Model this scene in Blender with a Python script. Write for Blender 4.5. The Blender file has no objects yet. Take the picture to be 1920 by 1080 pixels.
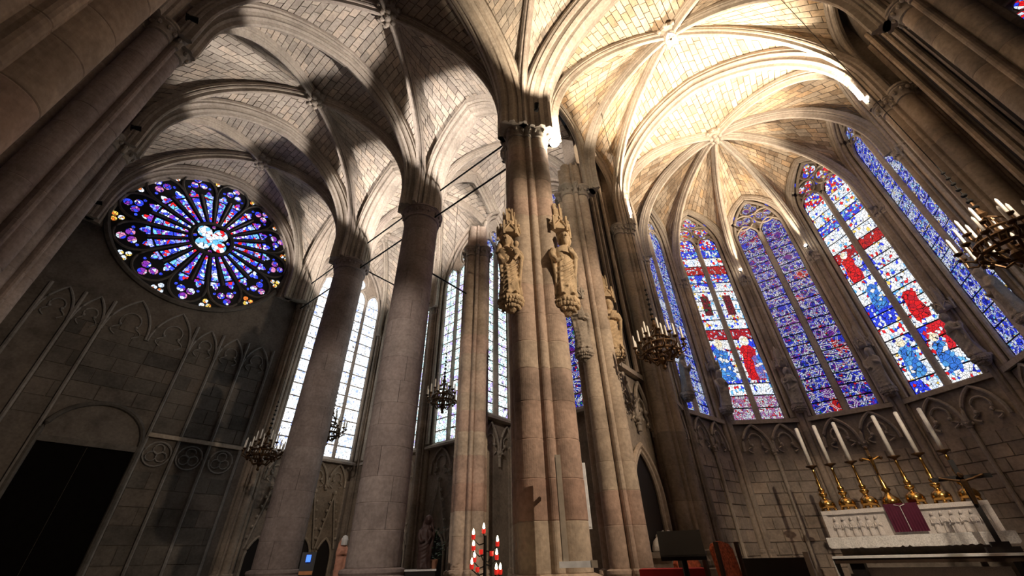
import bpy, math, random
from math import sin, cos, pi, sqrt, atan2, radians
from mathutils import Vector, Matrix
random.seed(7)
scn = bpy.context.scene
COL = scn.collection

# ------------------------------------------------------------------ camera
# world: x = east (apse), y = north (rose), z = up; the eye stands at (0, 0, 1.6)
EYE = Vector((0, 0, 1.6))
F_PX = 752.75
YAW, PITCH, ROLL = radians(51.634), radians(34.061), radians(-1.502)
fwd = Vector((sin(YAW) * cos(PITCH), cos(YAW) * cos(PITCH), sin(PITCH)))
r0 = Vector((cos(YAW), -sin(YAW), 0)); u0 = r0.cross(fwd)
cr, sr = cos(ROLL), sin(ROLL)
right = cr * r0 + sr * u0; up = -sr * r0 + cr * u0
cam = bpy.data.cameras.new('camera'); camo = bpy.data.objects.new('camera', cam); COL.objects.link(camo)
cam.sensor_width = 36.0; cam.lens = F_PX / 1920 * 36.0; cam.clip_start = 0.05; cam.clip_end = 200
camo.matrix_world = Matrix(((right.x, up.x, -fwd.x, EYE.x), (right.y, up.y, -fwd.y, EYE.y), (right.z, up.z, -fwd.z, EYE.z), (0, 0, 0, 1)))
scn.camera = camo

# ------------------------------------------------------------------ light and exposure
scn.view_settings.view_transform = 'Standard'; scn.view_settings.look = 'None'
scn.view_settings.gamma = 1.0; scn.view_settings.use_curve_mapping = False
scn.view_settings.exposure = 0.0
scn.cycles.max_bounces = 5; scn.cycles.diffuse_bounces = 2; scn.cycles.glossy_bounces = 2; scn.cycles.transmission_bounces = 2
w = bpy.data.worlds.new('world'); scn.world = w; w.use_nodes = True
w.node_tree.nodes['Background'].inputs[0].default_value = (0.95, 0.95, 1.0, 1); w.node_tree.nodes['Background'].inputs[1].default_value = 0.008

# ------------------------------------------------------------------ plan (metres)
AX = 2.1          # transept axis
N0 = -0.28        # choir axis
EC = 6.0          # arcade line of the transept
EW = -1.75        # west side of the transept
ROWS = [4.13, 8.6, 12.9, 17.3]     # north pier, column 1, column 2, rose wall
ZC = 11.4         # capitals
ZS = 12.3         # springing of the arches
EA = 11.1         # choir arch before the apse
AC = 13.9; AR = 4.4                # centre and radius of the apse
EAISLE = 10.6

# ------------------------------------------------------------------ materials
def nt(name):
    m = bpy.data.materials.new(name); m.use_nodes = True
    t = m.node_tree; b = t.nodes['Principled BSDF']
    return m, t, b
def N(t, typ, **kw):
    n = t.nodes.new(typ)
    for k, v in kw.items(): setattr(n, k, v)
    return n
def ramp(t, fac, stops, interp='LINEAR'):
    r = N(t, 'ShaderNodeValToRGB'); r.color_ramp.interpolation = interp
    while len(r.color_ramp.elements) > 1: r.color_ramp.elements.remove(r.color_ramp.elements[-1])
    for i, (p, c) in enumerate(stops):
        e = r.color_ramp.elements[0] if i == 0 else r.color_ramp.elements.new(p)
        e.position = p; e.color = (c[0], c[1], c[2], 1)
    t.links.new(fac, r.inputs[0]); return r.outputs[0]
def math_n(t, op, a, b=None, clamp=False):
    n = N(t, 'ShaderNodeMath', operation=op); n.use_clamp = clamp
    for i, v in enumerate((a, b)):
        if v is None: continue
        if isinstance(v, (int, float)): n.inputs[i].default_value = v
        else: t.links.new(v, n.inputs[i])
    return n.outputs[0]
def mixc(t, fac, a, b, bt='MIX'):
    n = N(t, 'ShaderNodeMix', data_type='RGBA', blend_type=bt)
    for s, v in ((n.inputs[0], fac), (n.inputs[6], a), (n.inputs[7], b)):
        if hasattr(v, 'links') or hasattr(v, 'is_output'): t.links.new(v, s)
        elif isinstance(v, (int, float)): s.default_value = v
        else: s.default_value = (v[0], v[1], v[2], 1)
    return n.outputs[2]
def stone(name, ca, cb, cc, blotch=0.35, rough=0.9, bump=0.25, scale=1.0):
    m, t, b = nt(name)
    geo = N(t, 'ShaderNodeNewGeometry'); oi = N(t, 'ShaderNodeObjectInfo')
    rnd = math_n(t, 'FRACT', math_n(t, 'ADD', math_n(t, 'MULTIPLY', oi.outputs['Random'], 7.31), geo.outputs['Random Per Island']))
    base = ramp(t, rnd, [(0, ca), (0.5, cb), (1, cc)])
    n1 = N(t, 'ShaderNodeTexNoise'); n1.inputs['Scale'].default_value = 1.3 * scale; n1.inputs['Detail'].default_value = 6; n1.inputs['Roughness'].default_value = .65
    t.links.new(geo.outputs['Position'], n1.inputs['Vector'])
    n2 = N(t, 'ShaderNodeTexNoise'); n2.inputs['Scale'].default_value = 14 * scale; n2.inputs['Detail'].default_value = 5
    t.links.new(geo.outputs['Position'], n2.inputs['Vector'])
    f = ramp(t, n1.outputs[0], [(0.3, (1 - blotch,) * 3), (0.55, (1, 1, 1)), (0.75, (1 + blotch * .35,) * 3)])
    c = mixc(t, 1.0, base, f, 'MULTIPLY')
    f2 = ramp(t, n2.outputs[0], [(0.3, (.8, .8, .8)), (0.7, (1.1, 1.1, 1.1))])
    c = mixc(t, 1.0, c, f2, 'MULTIPLY')
    t.links.new(c, b.inputs['Base Color']); b.inputs['Roughness'].default_value = rough
    b.inputs['Specular IOR Level'].default_value = 0.2
    bp = N(t, 'ShaderNodeBump'); bp.inputs['Strength'].default_value = bump; bp.inputs['Distance'].default_value = 0.03
    t.links.new(n2.outputs[0], bp.inputs['Height']); t.links.new(bp.outputs[0], b.inputs['Normal'])
    return m
def plain(name, c, rough=0.6, metal=0.0, spec=0.4, noise=0.15, scale=9):
    m, t, b = nt(name)
    tc = N(t, 'ShaderNodeTexCoord'); n1 = N(t, 'ShaderNodeTexNoise'); n1.inputs['Scale'].default_value = scale; n1.inputs['Detail'].default_value = 4
    t.links.new(tc.outputs['Object'], n1.inputs['Vector'])
    f = ramp(t, n1.outputs[0], [(0.3, (1 - noise,) * 3), (0.7, (1 + noise,) * 3)])
    t.links.new(mixc(t, 1.0, c, f, 'MULTIPLY'), b.inputs['Base Color'])
    b.inputs['Roughness'].default_value = rough; b.inputs['Metallic'].default_value = metal; b.inputs['Specular IOR Level'].default_value = spec
    return m
def emis(name, c, s):
    m, t, b = nt(name); b.inputs['Base Color'].default_value = (c[0], c[1], c[2], 1)
    b.inputs['Emission Color'].default_value = (c[0], c[1], c[2], 1); b.inputs['Emission Strength'].default_value = s
    return m
def glass(name, stops, strength, scale=9.0, lead=0.06, figure=None, fstops=None, fscale=0.9, stretch=(1, 1, 1), lines=0):
    """backlit stained glass: small leaded cells, each with one colour of the palette, larger figure areas with a second palette"""
    m, t, b = nt(name)
    geo = N(t, 'ShaderNodeNewGeometry')
    mp = N(t, 'ShaderNodeMapping'); mp.inputs['Scale'].default_value = stretch; t.links.new(geo.outputs['Position'], mp.inputs[0])
    v = N(t, 'ShaderNodeTexVoronoi'); v.inputs['Scale'].default_value = scale; t.links.new(mp.outputs[0], v.inputs['Vector'])
    ve = N(t, 'ShaderNodeTexVoronoi', feature='DISTANCE_TO_EDGE'); ve.inputs['Scale'].default_value = scale; t.links.new(mp.outputs[0], ve.inputs['Vector'])
    sx = N(t, 'ShaderNodeSeparateColor'); t.links.new(v.outputs['Color'], sx.inputs[0])
    c = ramp(t, sx.outputs[0], stops, 'CONSTANT')
    if fstops:
        v2 = N(t, 'ShaderNodeTexVoronoi'); v2.inputs['Scale'].default_value = fscale; t.links.new(mp.outputs[0], v2.inputs['Vector'])
        s2 = N(t, 'ShaderNodeSeparateColor'); t.links.new(v2.outputs['Color'], s2.inputs[0])
        c2 = ramp(t, s2.outputs[1], fstops, 'CONSTANT')
        fac = ramp(t, s2.outputs[0], [(0, (0, 0, 0)), (figure, (1, 1, 1))], 'CONSTANT')
        k = math_n(t, 'MULTIPLY', fac, ramp(t, sx.outputs[1], [(0, (1, 1, 1)), (.72, (0, 0, 0))], 'CONSTANT'))
        c = mixc(t, k, c, c2)
    d = ramp(t, ve.outputs['Distance'], [(0, (0, 0, 0)), (lead, (0.02, .02, .02)), (lead + .03, (1, 1, 1))])
    if lines:
        vl = N(t, 'ShaderNodeTexVoronoi', feature='DISTANCE_TO_EDGE'); vl.inputs['Scale'].default_value = lines; vl.inputs['Randomness'].default_value = .8
        t.links.new(mp.outputs[0], vl.inputs['Vector'])
        c = mixc(t, ramp(t, vl.outputs['Distance'], [(0, (0, 0, 0)), (.035, (1, 1, 1)), (.085, (0, 0, 0))], 'CONSTANT'), c, (.9, .9, 1))
    nz = N(t, 'ShaderNodeTexNoise'); nz.inputs['Scale'].default_value = 30; t.links.new(geo.outputs['Position'], nz.inputs['Vector'])
    br = ramp(t, nz.outputs[0], [(.3, (.55,) * 3), (.7, (1.25,) * 3)])
    c = mixc(t, 1.0, mixc(t, 1.0, c, d, 'MULTIPLY'), br, 'MULTIPLY')
    b.inputs['Base Color'].default_value = (.02, .02, .025, 1); b.inputs['Roughness'].default_value = .25
    t.links.new(c, b.inputs['Emission Color']); b.inputs['Emission Strength'].default_value = strength
    if 'grisaille' not in name: m.cycles.emission_sampling = 'NONE'
    return m

M = {}
M['web'] = stone('vault_web_stone', (.40, .34, .28), (.52, .45, .37), (.60, .49, .38), .3)
M['web_warm'] = stone('choir_web_stone', (.36, .26, .17), (.58, .48, .36), (.60, .41, .24), .4)
M['mortar'] = stone('mortar', (.20, .17, .14), (.21, .18, .15), (.22, .18, .15), .2)
M['rib'] = stone('rib_stone', (.36, .30, .25), (.42, .36, .29), (.46, .38, .30), .3)
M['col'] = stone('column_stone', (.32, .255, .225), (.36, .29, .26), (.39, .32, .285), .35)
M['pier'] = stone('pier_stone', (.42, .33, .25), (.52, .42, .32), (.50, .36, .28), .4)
M['pierred'] = stone('reddened_pier_stone', (.44, .29, .22), (.47, .33, .255), (.42, .31, .245), .5)
M['wall'] = stone('wall_stone', (.27, .22, .175), (.35, .285, .22), (.40, .31, .23), .45)
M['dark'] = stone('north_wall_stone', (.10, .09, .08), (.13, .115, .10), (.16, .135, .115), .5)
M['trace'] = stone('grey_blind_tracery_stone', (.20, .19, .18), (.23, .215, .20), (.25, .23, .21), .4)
M['carve'] = stone('carved_stone', (.38, .32, .26), (.40, .34, .27), (.42, .35, .28), .25)
M['statue'] = stone('statue_stone', (.56, .41, .25), (.58, .44, .28), (.60, .45, .28), .35, scale=3)
M['statueg'] = stone('grey_statue_stone', (.36, .31, .26), (.38, .33, .27), (.40, .33, .26), .35, scale=3)
M['marble'] = stone('white_marble', (.75, .69, .64), (.78, .72, .66), (.8, .74, .68), .15, rough=.5, scale=4)
M['floor'] = stone('floor_stone', (.22, .19, .16), (.27, .23, .19), (.3, .25, .2), .3)
M['iron'] = plain('black_iron', (.012, .011, .01), .5, .6)
M['lead'] = plain('lead_black', (.01, .01, .011), .7)
M['bronze'] = plain('dark_bronze', (.10, .055, .025), .4, .8)
M['gold'] = plain('polished_gilt_brass', (.62, .36, .10), .22, 1.0)
M['wax'] = plain('white_wax', (.85, .80, .70), .5)
M['flame'] = emis('candle_flame', (1.0, .82, .5), 18)
M['redcup'] = emis('red_votive_glass', (.8, .03, .02), .5)
M['lamp'] = emis('lamp_bulb', (1.0, .93, .8), 60)
M['lampx'] = emis('bare_lamp_bulb', (1.0, .90, .74), 90)
M['lace'] = plain('white_lace', (.72, .70, .66), .9, scale=40, noise=.25)
M['linen'] = plain('white_linen', (.80, .79, .76), .9)
M['purple'] = plain('purple_velvet', (.10, .012, .035), .85)
M['doorwood'] = plain('black_door_wood', (.006, .005, .005), 1.0, 0, 0.0)
M['wood'] = plain('dark_wood', (.05, .028, .016), .5)
M['blackwood_and_shade'] = plain('black_wood_and_shade', (.012, .009, .008), .5)  # also colours the flat sheets that paint in recess shade
M['red'] = plain('red_fabric', (.42, .02, .02), .9)
M['redtap'] = plain('red_gold_tapestry', (.45, .10, .04), .9, noise=.5, scale=25)
M['beige'] = plain('beige_painted_metal', (.42, .36, .29), .5)
M['white'] = plain('white_plastic', (.85, .86, .88), .5)
M['leaf'] = plain('dark_green_leaf', (.02, .04, .015), .5)
M['terra'] = plain('terracotta', (.30, .14, .08), .8)
M['flower'] = plain('yellow_flower', (.5, .4, .12), .8)
M['skin'] = plain('painted_flesh', (.62, .30, .2), .6)
M['darkcloth'] = plain('dark_painted_robe', (.05, .025, .02), .6)
M['screen'] = emis('blue_screen', (.05, .18, .9), 1.6)
M['orange'] = plain('orange_print', (.55, .22, .07), .6)
W_, K_ = (1, 1, 1), (0, 0, 0)
BL, DB, RD, PU, CY, YE, GR, OR = (.03, .06, .85), (.01, .015, .30), (.75, .015, .02), (.22, .03, .40), (.15, .5, .9), (.9, .6, .1), (.02, .25, .1), (.8, .2, .03)
PK, WB = (.7, .25, .45), (.72, .82, 1.0)
M['g_white'] = glass('pale_figure_glass', [(0, W_), (.36, WB), (.62, BL), (.74, CY), (.82, RD), (.90, YE), (.94, DB)], 1.2, 13, lead=.03, figure=.55, fstops=[(0, W_), (.35, BL), (.62, RD), (.8, W_)], fscale=1.6, stretch=(1, 1, .8))
M['g_pale'] = glass('white_canopy_glass', [(0, W_), (.55, WB), (.80, CY), (.86, RD), (.91, BL), (.96, YE)], 1.35, 12, lead=.028, stretch=(1, 1, .7))
M['g_mosaic'] = glass('pink_mosaic_glass', [(0, W_), (.3, PK), (.55, (.45, .2, .6)), (.75, WB), (.9, RD)], .85, 20, lead=.05)
M['g_redband'] = glass('red_band_glass', [(0, RD), (.6, (.45, .01, .03)), (.85, WB)], .9, 14, lead=.04)
M['g_bluearch'] = glass('blue_niche_glass', [(0, BL), (.45, CY), (.7, W_), (.9, RD)], 1.1, 12, lead=.03)
M['g_robe_red'] = glass('red_robe_glass', [(0, (.85, .01, .01)), (.8, (.6, .01, .02))], 1.0, 7, lead=.03)
M['g_robe_blue'] = glass('blue_robe_glass', [(0, (.05, .22, .8)), (.6, (.1, .4, .9)), (.85, W_)], 1.0, 8, lead=.03)
M['g_halo'] = glass('halo_glass', [(0, (1, .85, .6)), (.6, W_)], 1.2, 9, lead=.02)
M['g_door'] = glass('dark_red_doorway_glass', [(0, (.3, .02, .03)), (.6, (.16, .02, .04)), (.85, (.02, .2, .08))], .7, 10, lead=.04)
M['g_red'] = glass('red_blue_tracery_glass', [(0, RD), (.3, WB), (.55, W_), (.7, BL), (.92, YE)], 1.2, 12, lead=.03)
M['g_purple'] = glass('purple_medallion_glass', [(0, DB), (.26, BL), (.48, PU), (.64, WB), (.76, RD), (.82, BL), (.94, GR)], .8, 17, lead=.05, figure=.65, fstops=[(0, PU), (.4, BL), (.85, RD)], fscale=2.2, lines=3.2)
M['g_blue'] = glass('deep_blue_glass', [(0, BL), (.34, DB), (.52, WB), (.66, CY), (.78, BL), (.95, YE)], .95, 15, lead=.05, figure=.7, fstops=[(0, BL), (.6, WB)], fscale=2.0, lines=3.6)
M['g_cyan'] = glass('pale_cyan_glass', [(0, CY), (.4, WB), (.8, BL)], 1.2, 15)
M['g_grisaille'] = glass('clear_grisaille_glass', [(0, W_), (.5, (.86, .93, 1)), (.86, (.6, .75, 1)), (.95, (.35, .45, .9))], 1.9, 11, lead=.02)
M['g_gris2'] = glass('green_white_grisaille_glass', [(0, W_), (.4, (.8, 1, .97)), (.75, (.55, .85, .9)), (.9, (.5, .4, .9))], 1.7, 10, lead=.03)
M['g_rose'] = glass('rose_petal_glass', [(0, BL), (.2, (.25, .3, 1)), (.38, WB), (.56, CY), (.68, RD), (.76, PU), (.9, BL)], 1.9, 9.5, lead=.03)
M['g_rosehub'] = glass('rose_hub_glass', [(0, WB), (.4, CY), (.75, W_), (.92, RD)], 1.6, 7, lead=.02)
M['g_rosetre'] = glass('rose_trefoil_glass', [(0, BL), (.35, PU), (.6, PK), (.8, WB)], 1.4, 8, lead=.03)
M['g_rosegold'] = glass('rose_gold_glass', [(0, YE), (.35, WB), (.65, OR), (.85, W_)], 1.4, 10, lead=.03)
M['g_spark'] = glass('rose_blue_spandrel_glass', [(0, BL), (.5, (.05, .1, 1))], 1.2, 8, lead=.02)

# ------------------------------------------------------------------ mesh and object helpers
class MB:
    def __init__(s): s.v = []; s.f = []
    def add(s, vs, fs):
        o = len(s.v); s.v += [tuple(p) for p in vs]; s.f += [tuple(i + o for i in f) for f in fs]; return s
    def box(s, lo, hi):
        x0, y0, z0 = lo; x1, y1, z1 = hi
        return s.add([(x0, y0, z0), (x1, y0, z0), (x1, y1, z0), (x0, y1, z0), (x0, y0, z1), (x1, y0, z1), (x1, y1, z1), (x0, y1, z1)],
                     [(0, 3, 2, 1), (4, 5, 6, 7), (0, 1, 5, 4), (1, 2, 6, 5), (2, 3, 7, 6), (3, 0, 4, 7)])
    def obox(s, c, ax, ay, az, hx, hy, hz):
        ax, ay, az = Vector(ax) * hx, Vector(ay) * hy, Vector(az) * hz; c = Vector(c)
        vs = [c + sx * ax + sy * ay + sz * az for sz in (-1, 1) for sx, sy in ((-1, -1), (1, -1), (1, 1), (-1, 1))]
        return s.add(vs, [(0, 3, 2, 1), (4, 5, 6, 7), (0, 1, 5, 4), (1, 2, 6, 5), (2, 3, 7, 6), (3, 0, 4, 7)])
    def rings(s, rs, closed_ends=True, loop=True):
        n = len(rs[0]); vs = [p for r in rs for p in r]; fs = []
        for i in range(len(rs) - 1):
            for j in range(n if loop else n - 1):
                k = (j + 1) % n; fs.append((i * n + j, i * n + k, (i + 1) * n + k, (i + 1) * n + j))
        if closed_ends and loop:
            fs.append(tuple(range(n - 1, -1, -1))); fs.append(tuple((len(rs) - 1) * n + j for j in range(n)))
        return s.add(vs, fs)
    def lathe(s, prof, c=(0, 0, 0), n=20, squash=(1, 1)):
        return s.rings([[(c[0] + r * squash[0] * cos(2 * pi * j / n), c[1] + r * squash[1] * sin(2 * pi * j / n), c[2] + z) for j in range(n)] for r, z in prof])
    def tube(s, pts, r, n=8):
        pts = [Vector(p) for p in pts]; rs = []
        rr = r if isinstance(r, (list, tuple)) else [r] * len(pts)
        for i, p in enumerate(pts):
            t = (pts[min(i + 1, len(pts) - 1)] - pts[max(i - 1, 0)]).normalized()
            a = t.cross(Vector((0, 0, 1))) if abs(t.z) < .95 else t.cross(Vector((1, 0, 0)))
            a.normalize(); b = t.cross(a)
            rs.append([p + rr[i] * (cos(2 * pi * j / n) * a + sin(2 * pi * j / n) * b) for j in range(n)])
        return s.rings(rs)
    def prism(s, poly, o, ax, ay, az, d):
        """polygon in the (ax, ay) plane at o, extruded by d along az"""
        o, ax, ay, az = Vector(o), Vector(ax), Vector(ay), Vector(az); n = len(poly)
        a = [o + ax * x + ay * y for x, y in poly]; b = [p + az * d for p in a]
        return s.add(a + b, [tuple(range(n - 1, -1, -1)), tuple(range(n, 2 * n))] + [(i, (i + 1) % n, n + (i + 1) % n, n + i) for i in range(n)])
    def sphere(s, c, r, n=10, m=7, sc=(1, 1, 1)):
        return s.rings([[(c[0] + r * sc[0] * sin(pi * i / m) * cos(2 * pi * j / n), c[1] + r * sc[1] * sin(pi * i / m) * sin(2 * pi * j / n), c[2] - r * sc[2] * cos(pi * i / m)) for j in range(n)] for i in [.12] + list(range(1, m)) + [m - .12]])
    def mesh(s, name, mat, smooth=False):
        me = bpy.data.meshes.new(name); me.from_pydata(s.v, [], s.f); me.materials.append(mat)
        if smooth: me.polygons.foreach_set('use_smooth', [True] * len(me.polygons))
        me.update(); return me

def T(name, loc, label=None, cat=None, group=None, kind=None):
    o = bpy.data.objects.new(name, None); COL.objects.link(o); o.location = loc; o.empty_display_size = .2
    tag(o, label, cat, group, kind); return o
def tag(o, label=None, cat=None, group=None, kind=None):
    if label: o['label'] = label
    if cat: o['category'] = cat
    if group: o['group'] = group
    if kind: o['kind'] = kind
    return o
def O(name, me, parent=None, mw=None):
    """object whose mesh is in world coordinates (or placed by mw), kept there under its parent"""
    o = bpy.data.objects.new(name, me); COL.objects.link(o)
    if parent is not None:
        o.parent = parent
        base = parent; off = Vector((0, 0, 0))
        while base is not None: off += base.location if base.parent is None else Vector((0, 0, 0)); base = base.parent
        o.matrix_parent_inverse = Matrix.Translation(-off) if parent.parent is None else Matrix.Identity(4)
    if mw is not None: o.matrix_basis = mw
    return o
def P(name, mb, mat, parent=None, smooth=False):
    return O(name, mb.mesh(name, M[mat] if isinstance(mat, str) else mat, smooth), parent)
def copy_tree(o, parent=None):
    c = o.copy(); COL.objects.link(c)
    if parent is not None: c.parent = parent
    for ch in list(o.children): copy_tree(ch, c)
    return c

# ------------------------------------------------------------------ vault helpers
def arch_curve(S, A, z0, zs, z1, n=18):
    """from the springer S (plan) up to the crown above A (plan): stilt z0..zs, then a pointed arc to z1"""
    S, A = Vector((S[0], S[1], 0)), Vector((A[0], A[1], 0)); d = A - S; a = d.length; d.normalize(); h = z1 - zs
    pts = []
    if zs > z0 + .01: pts += [S + Vector((0, 0, z0 + (zs - z0) * i / 3)) for i in range(3)]
    if h >= a:
        r = (a * a + h * h) / (2 * a); th = atan2(h, r - a)
        for i in range(n + 1):
            p = th * i / n; pts.append(S + d * (r - r * cos(p)) + Vector((0, 0, zs + r * sin(p))))
    else:
        for i in range(n + 1):
            p = pi / 2 * i / n; pts.append(S + d * a * (1 - cos(p)) + Vector((0, 0, zs + h * sin(p))))
    return pts
def resample(pts, n):
    L = [0]
    for i in range(len(pts) - 1): L.append(L[-1] + (pts[i + 1] - pts[i]).length)
    out = []; k = 0
    for i in range(n + 1):
        s = L[-1] * i / n
        while k < len(pts) - 2 and L[k + 1] < s: k += 1
        f = (s - L[k]) / max(L[k + 1] - L[k], 1e-9); out.append(pts[k].lerp(pts[k + 1], min(1, f)))
    return out
def prof_rib(w, d):
    h = [(-.5 * w, 0), (-.5 * w, -.34 * d), (-.40 * w, -.40 * d), (-.43 * w, -.52 * d), (-.34 * w, -.64 * d), (-.24 * w, -.62 * d), (-.20 * w, -.78 * d), (-.15 * w, -.95 * d), (0, -d)]
    return h + [(-x, y) for x, y in reversed(h[:-1])]
def prof_big(w, d):
    h = [(-.5 * w, 0), (-.5 * w, -.2 * d), (-.44 * w, -.26 * d), (-.46 * w, -.40 * d), (-.38 * w, -.50 * d), (-.32 * w, -.45 * d), (-.28 * w, -.60 * d), (-.29 * w, -.72 * d), (-.20 * w, -.82 * d), (-.13 * w, -.78 * d), (-.09 * w, -.95 * d), (0, -d)]
    return h + [(-x, y) for x, y in reversed(h[:-1])]
def rib(parent, pts, prof, mat='rib', name='rib', both=None):
    """sweep a moulded profile under the curve; 'both' = second half of the arch (from its own springer)"""
    path = list(pts) + (list(reversed(both))[1:] if both else [])
    e = path[-1] - path[0]; e.z = 0
    b = Vector((e.y, -e.x, 0)).normalized(); rs = []
    d0 = e.normalized()
    for i, p in enumerate(path):
        t = (path[min(i + 1, len(path) - 1)] - path[max(i - 1, 0)]).normalized()
        nrm = Vector((-d0.x * t.z, -d0.y * t.z, t.dot(d0)))       # outward normal in the arch plane
        if nrm.length < 1e-6: nrm = -d0
        nrm.normalize()
        rs.append([p + b * x + nrm * y for x, y in prof])
    return P(name, MB().rings(rs), mat, parent)
def half_web(Dc, Ac, cen, bulge=.12, row=.21, leng=.44):
    """stones of the web between a rib curve Dc and an arch curve Ac (both from the same springer): list of stone quads and a backing"""
    n = max(6, int(sum((Ac[i + 1] - Ac[i]).length for i in range(len(Ac) - 1)) / row))
    D, A = resample(Dc, n), resample(Ac, n)
    def srf(t, u):
        i = min(int(t), n - 1); f = t - i
        p = D[i].lerp(D[i + 1], f); q = A[i].lerp(A[i + 1], f); r = p.lerp(q, u)
        return r + Vector((0, 0, bulge * 4 * u * (1 - u) * (t / n)))
    def nrm(t, u):
        a = srf(min(t + .2, n), u) - srf(max(t - .2, 0), u); b = srf(t, min(u + .05, 1)) - srf(t, max(u - .05, 0))
        v = a.cross(b)
        if v.length < 1e-7: return Vector((0, 0, 1))
        v.normalize()
        return v if v.dot(srf(t, u) - cen) > 0 else -v
    st = []
    for i in range(n):
        wd = (D[i] - A[i]).length * .5 + (D[i + 1] - A[i + 1]).length * .5
        if wd < .15: continue
        m = max(1, round(wd / leng)); off = (i % 2) * .5 + random.uniform(-.12, .12)
        cuts = [0] + sorted(min(1, max(0, (k + off + random.uniform(-.12, .12)) / m)) for k in range(0 if off > .2 else 1, m)) + [1]
        g = .011
        for a, b in zip(cuts[:-1], cuts[1:]):
            if (b - a) * wd < .09: continue
            ga = g / wd; gt = g / row
            q = [(i + gt, a + ga), (i + gt, b - ga), (i + 1 - gt, b - ga), (i + 1 - gt, a + ga)]
            nn = nrm(i + .5, (a + b) / 2); dz = random.uniform(-.006, .006)
            lo = [srf(t, u) - nn * dz for t, u in q]; hi = [srf(t, u) + nn * .06 for t, u in q]
            st.append((lo, hi))
    back = MB(); nu = 6
    back.rings([[srf(i, j / nu) + nrm(i, j / nu) * .03 for j in range(nu + 1)] for i in range(n + 1)], loop=False)
    return st, back
SF = [(0, 1, 2, 3), (0, 4, 5, 1), (1, 5, 6, 2), (2, 6, 7, 3), (3, 7, 4, 0)]
def in_view(p):
    d = p - EYE; z = d.dot(fwd)
    if z < .3: return None
    x, y = F_PX * d.dot(right) / z, F_PX * d.dot(up) / z
    return z if abs(x) < 985 and abs(y) < 560 else None
def lay_stones(root, webs, mat, limit=300):
    """webs: list of (Dc, Ac, centre); the largest-showing stones are parts, the rest one 'stuff' part"""
    allst = []; back = MB()
    for D, A, c in webs:
        st, bk = half_web(D, A, c); allst += st; back.add(bk.v, bk.f)
    P('mortar_bed', back, 'mortar', root)
    def key(s):
        c = (s[0][0] + s[0][2]) / 2; z = in_view(c)
        return 1e9 if z is None else (c - EYE).length / max(.05, ((s[0][1] - s[0][0]).length * (s[0][2] - s[0][1]).length) ** .5)
    allst.sort(key=key)
    for lo, hi in allst[:limit]:
        O('stone', MB().add(lo + hi, SF).mesh('stone', M[mat]), root)
    if len(allst) > limit:
        rest = MB()
        for lo, hi in allst[limit:]: rest.add(lo + hi, SF)
        tag(P('web_stones', rest, mat, root), kind='stuff')
def boss(root, c, r=.36, mat='carve', shield=False):
    mb = MB(); mb.lathe([(.02, -.42), (r * .55, -.40), (r * .62, -.34), (r * .95, -.30), (r, -.2), (r * .9, -.05), (r * .7, .1), (.05, .12)], c, 20)
    for k in range(10):
        a = 2 * pi * k / 10; mb.sphere((c[0] + r * .98 * cos(a), c[1] + r * .98 * sin(a), c[2] - .24), .09, 6, 5)
    o = P('boss', mb, mat, root)
    if shield:
        mb = MB(); mb.prism([(-.17, .2), (.17, .2), (.17, -.02), (.1, -.16), (0, -.24), (-.1, -.16), (-.17, -.02)], (c[0], c[1], c[2] - .43), (0, -1, 0), (1, 0, 0), (0, 0, -1), .04)
        mb2 = MB(); mb2.box((c[0] - .12, c[1] - .03, c[2] - .49), (c[0] + .15, c[1] + .03, c[2] - .47)); mb2.box((c[0] - .03, c[1] - .12, c[2] - .49), (c[0] + .03, c[1] + .12, c[2] - .47))
        P('shield', mb, 'marble', root); P('shield_charge', mb2, 'carve', root)
    else:
        mb = MB(); mb.sphere((c[0], c[1], c[2] - .42), .12, 8, 6)
        for k in range(6): a = 2 * pi * k / 6; mb.sphere((c[0] + .2 * cos(a), c[1] + .2 * sin(a), c[2] - .40), .09, 8, 5)
        P('boss_rosette', mb, mat, root)

# ------------------------------------------------------------------ ceilings (rib vaults)
def quad_bay(label, x0, x1, y0, y1, zb, zx, zy, mat, limit=300, ins=.42, diag=(.30, .36), drop=()):
    """quadripartite bay; zx = crown of the arches spanning x (at y0, y1), zy = crown of those spanning y (at x0, x1)"""
    cx, cy = (x0 + x1) / 2, (y0 + y1) / 2
    root = T('ceiling', (cx, cy, zb), label, kind='structure')
    cen = Vector((cx, cy, ZC)); webs = []
    for sx, X in ((1, x0), (-1, x1)):
        for sy, Y in ((1, y0), (-1, y1)):
            S = (X + sx * ins, Y + sy * ins * .55)
            D = arch_curve(S, (cx, cy), ZC, ZS, zb)
            Ax = arch_curve((X + sx * ins, Y), (cx, Y), ZC, ZS, zx); Ay = arch_curve((X, Y + sy * ins * .55), (X, cy), ZC, ZS + .3, zy)
            webs += [(D, Ax, cen), (D, Ay, cen)]
            rib(root, D, prof_rib(*diag))
    lay_stones(root, webs, mat, limit)
    boss(root, (cx, cy, zb + .05))
    return root
ZB = 16.1
bays = []
for i, nm in enumerate(('transept vault bay nearest the crossing, with a carved boss', 'middle transept vault bay between the two round columns', 'last transept vault bay in front of the rose window')):
    quad_bay(nm, EW, EC, ROWS[i], ROWS[i + 1], ZB, ZB, ZB - .5, 'web')
for i, nm in enumerate(('chapel vault beside the choir behind the tall pier', 'chapel vault behind the nearer round column', 'chapel vault at the end behind the farther round column')):
    quad_bay(nm, EC, EAISLE, ROWS[i], ROWS[i + 1], ZB - .1, ZB - .4, ZB - .5, 'web', 200, .3, (.24, .28))
SROW = 2 * N0 - ROWS[0]
quad_bay('crossing vault high overhead at the top of the picture', EW, EC, SROW, ROWS[0], 16.9, 16.3, 16.3, 'web', 300)

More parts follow.
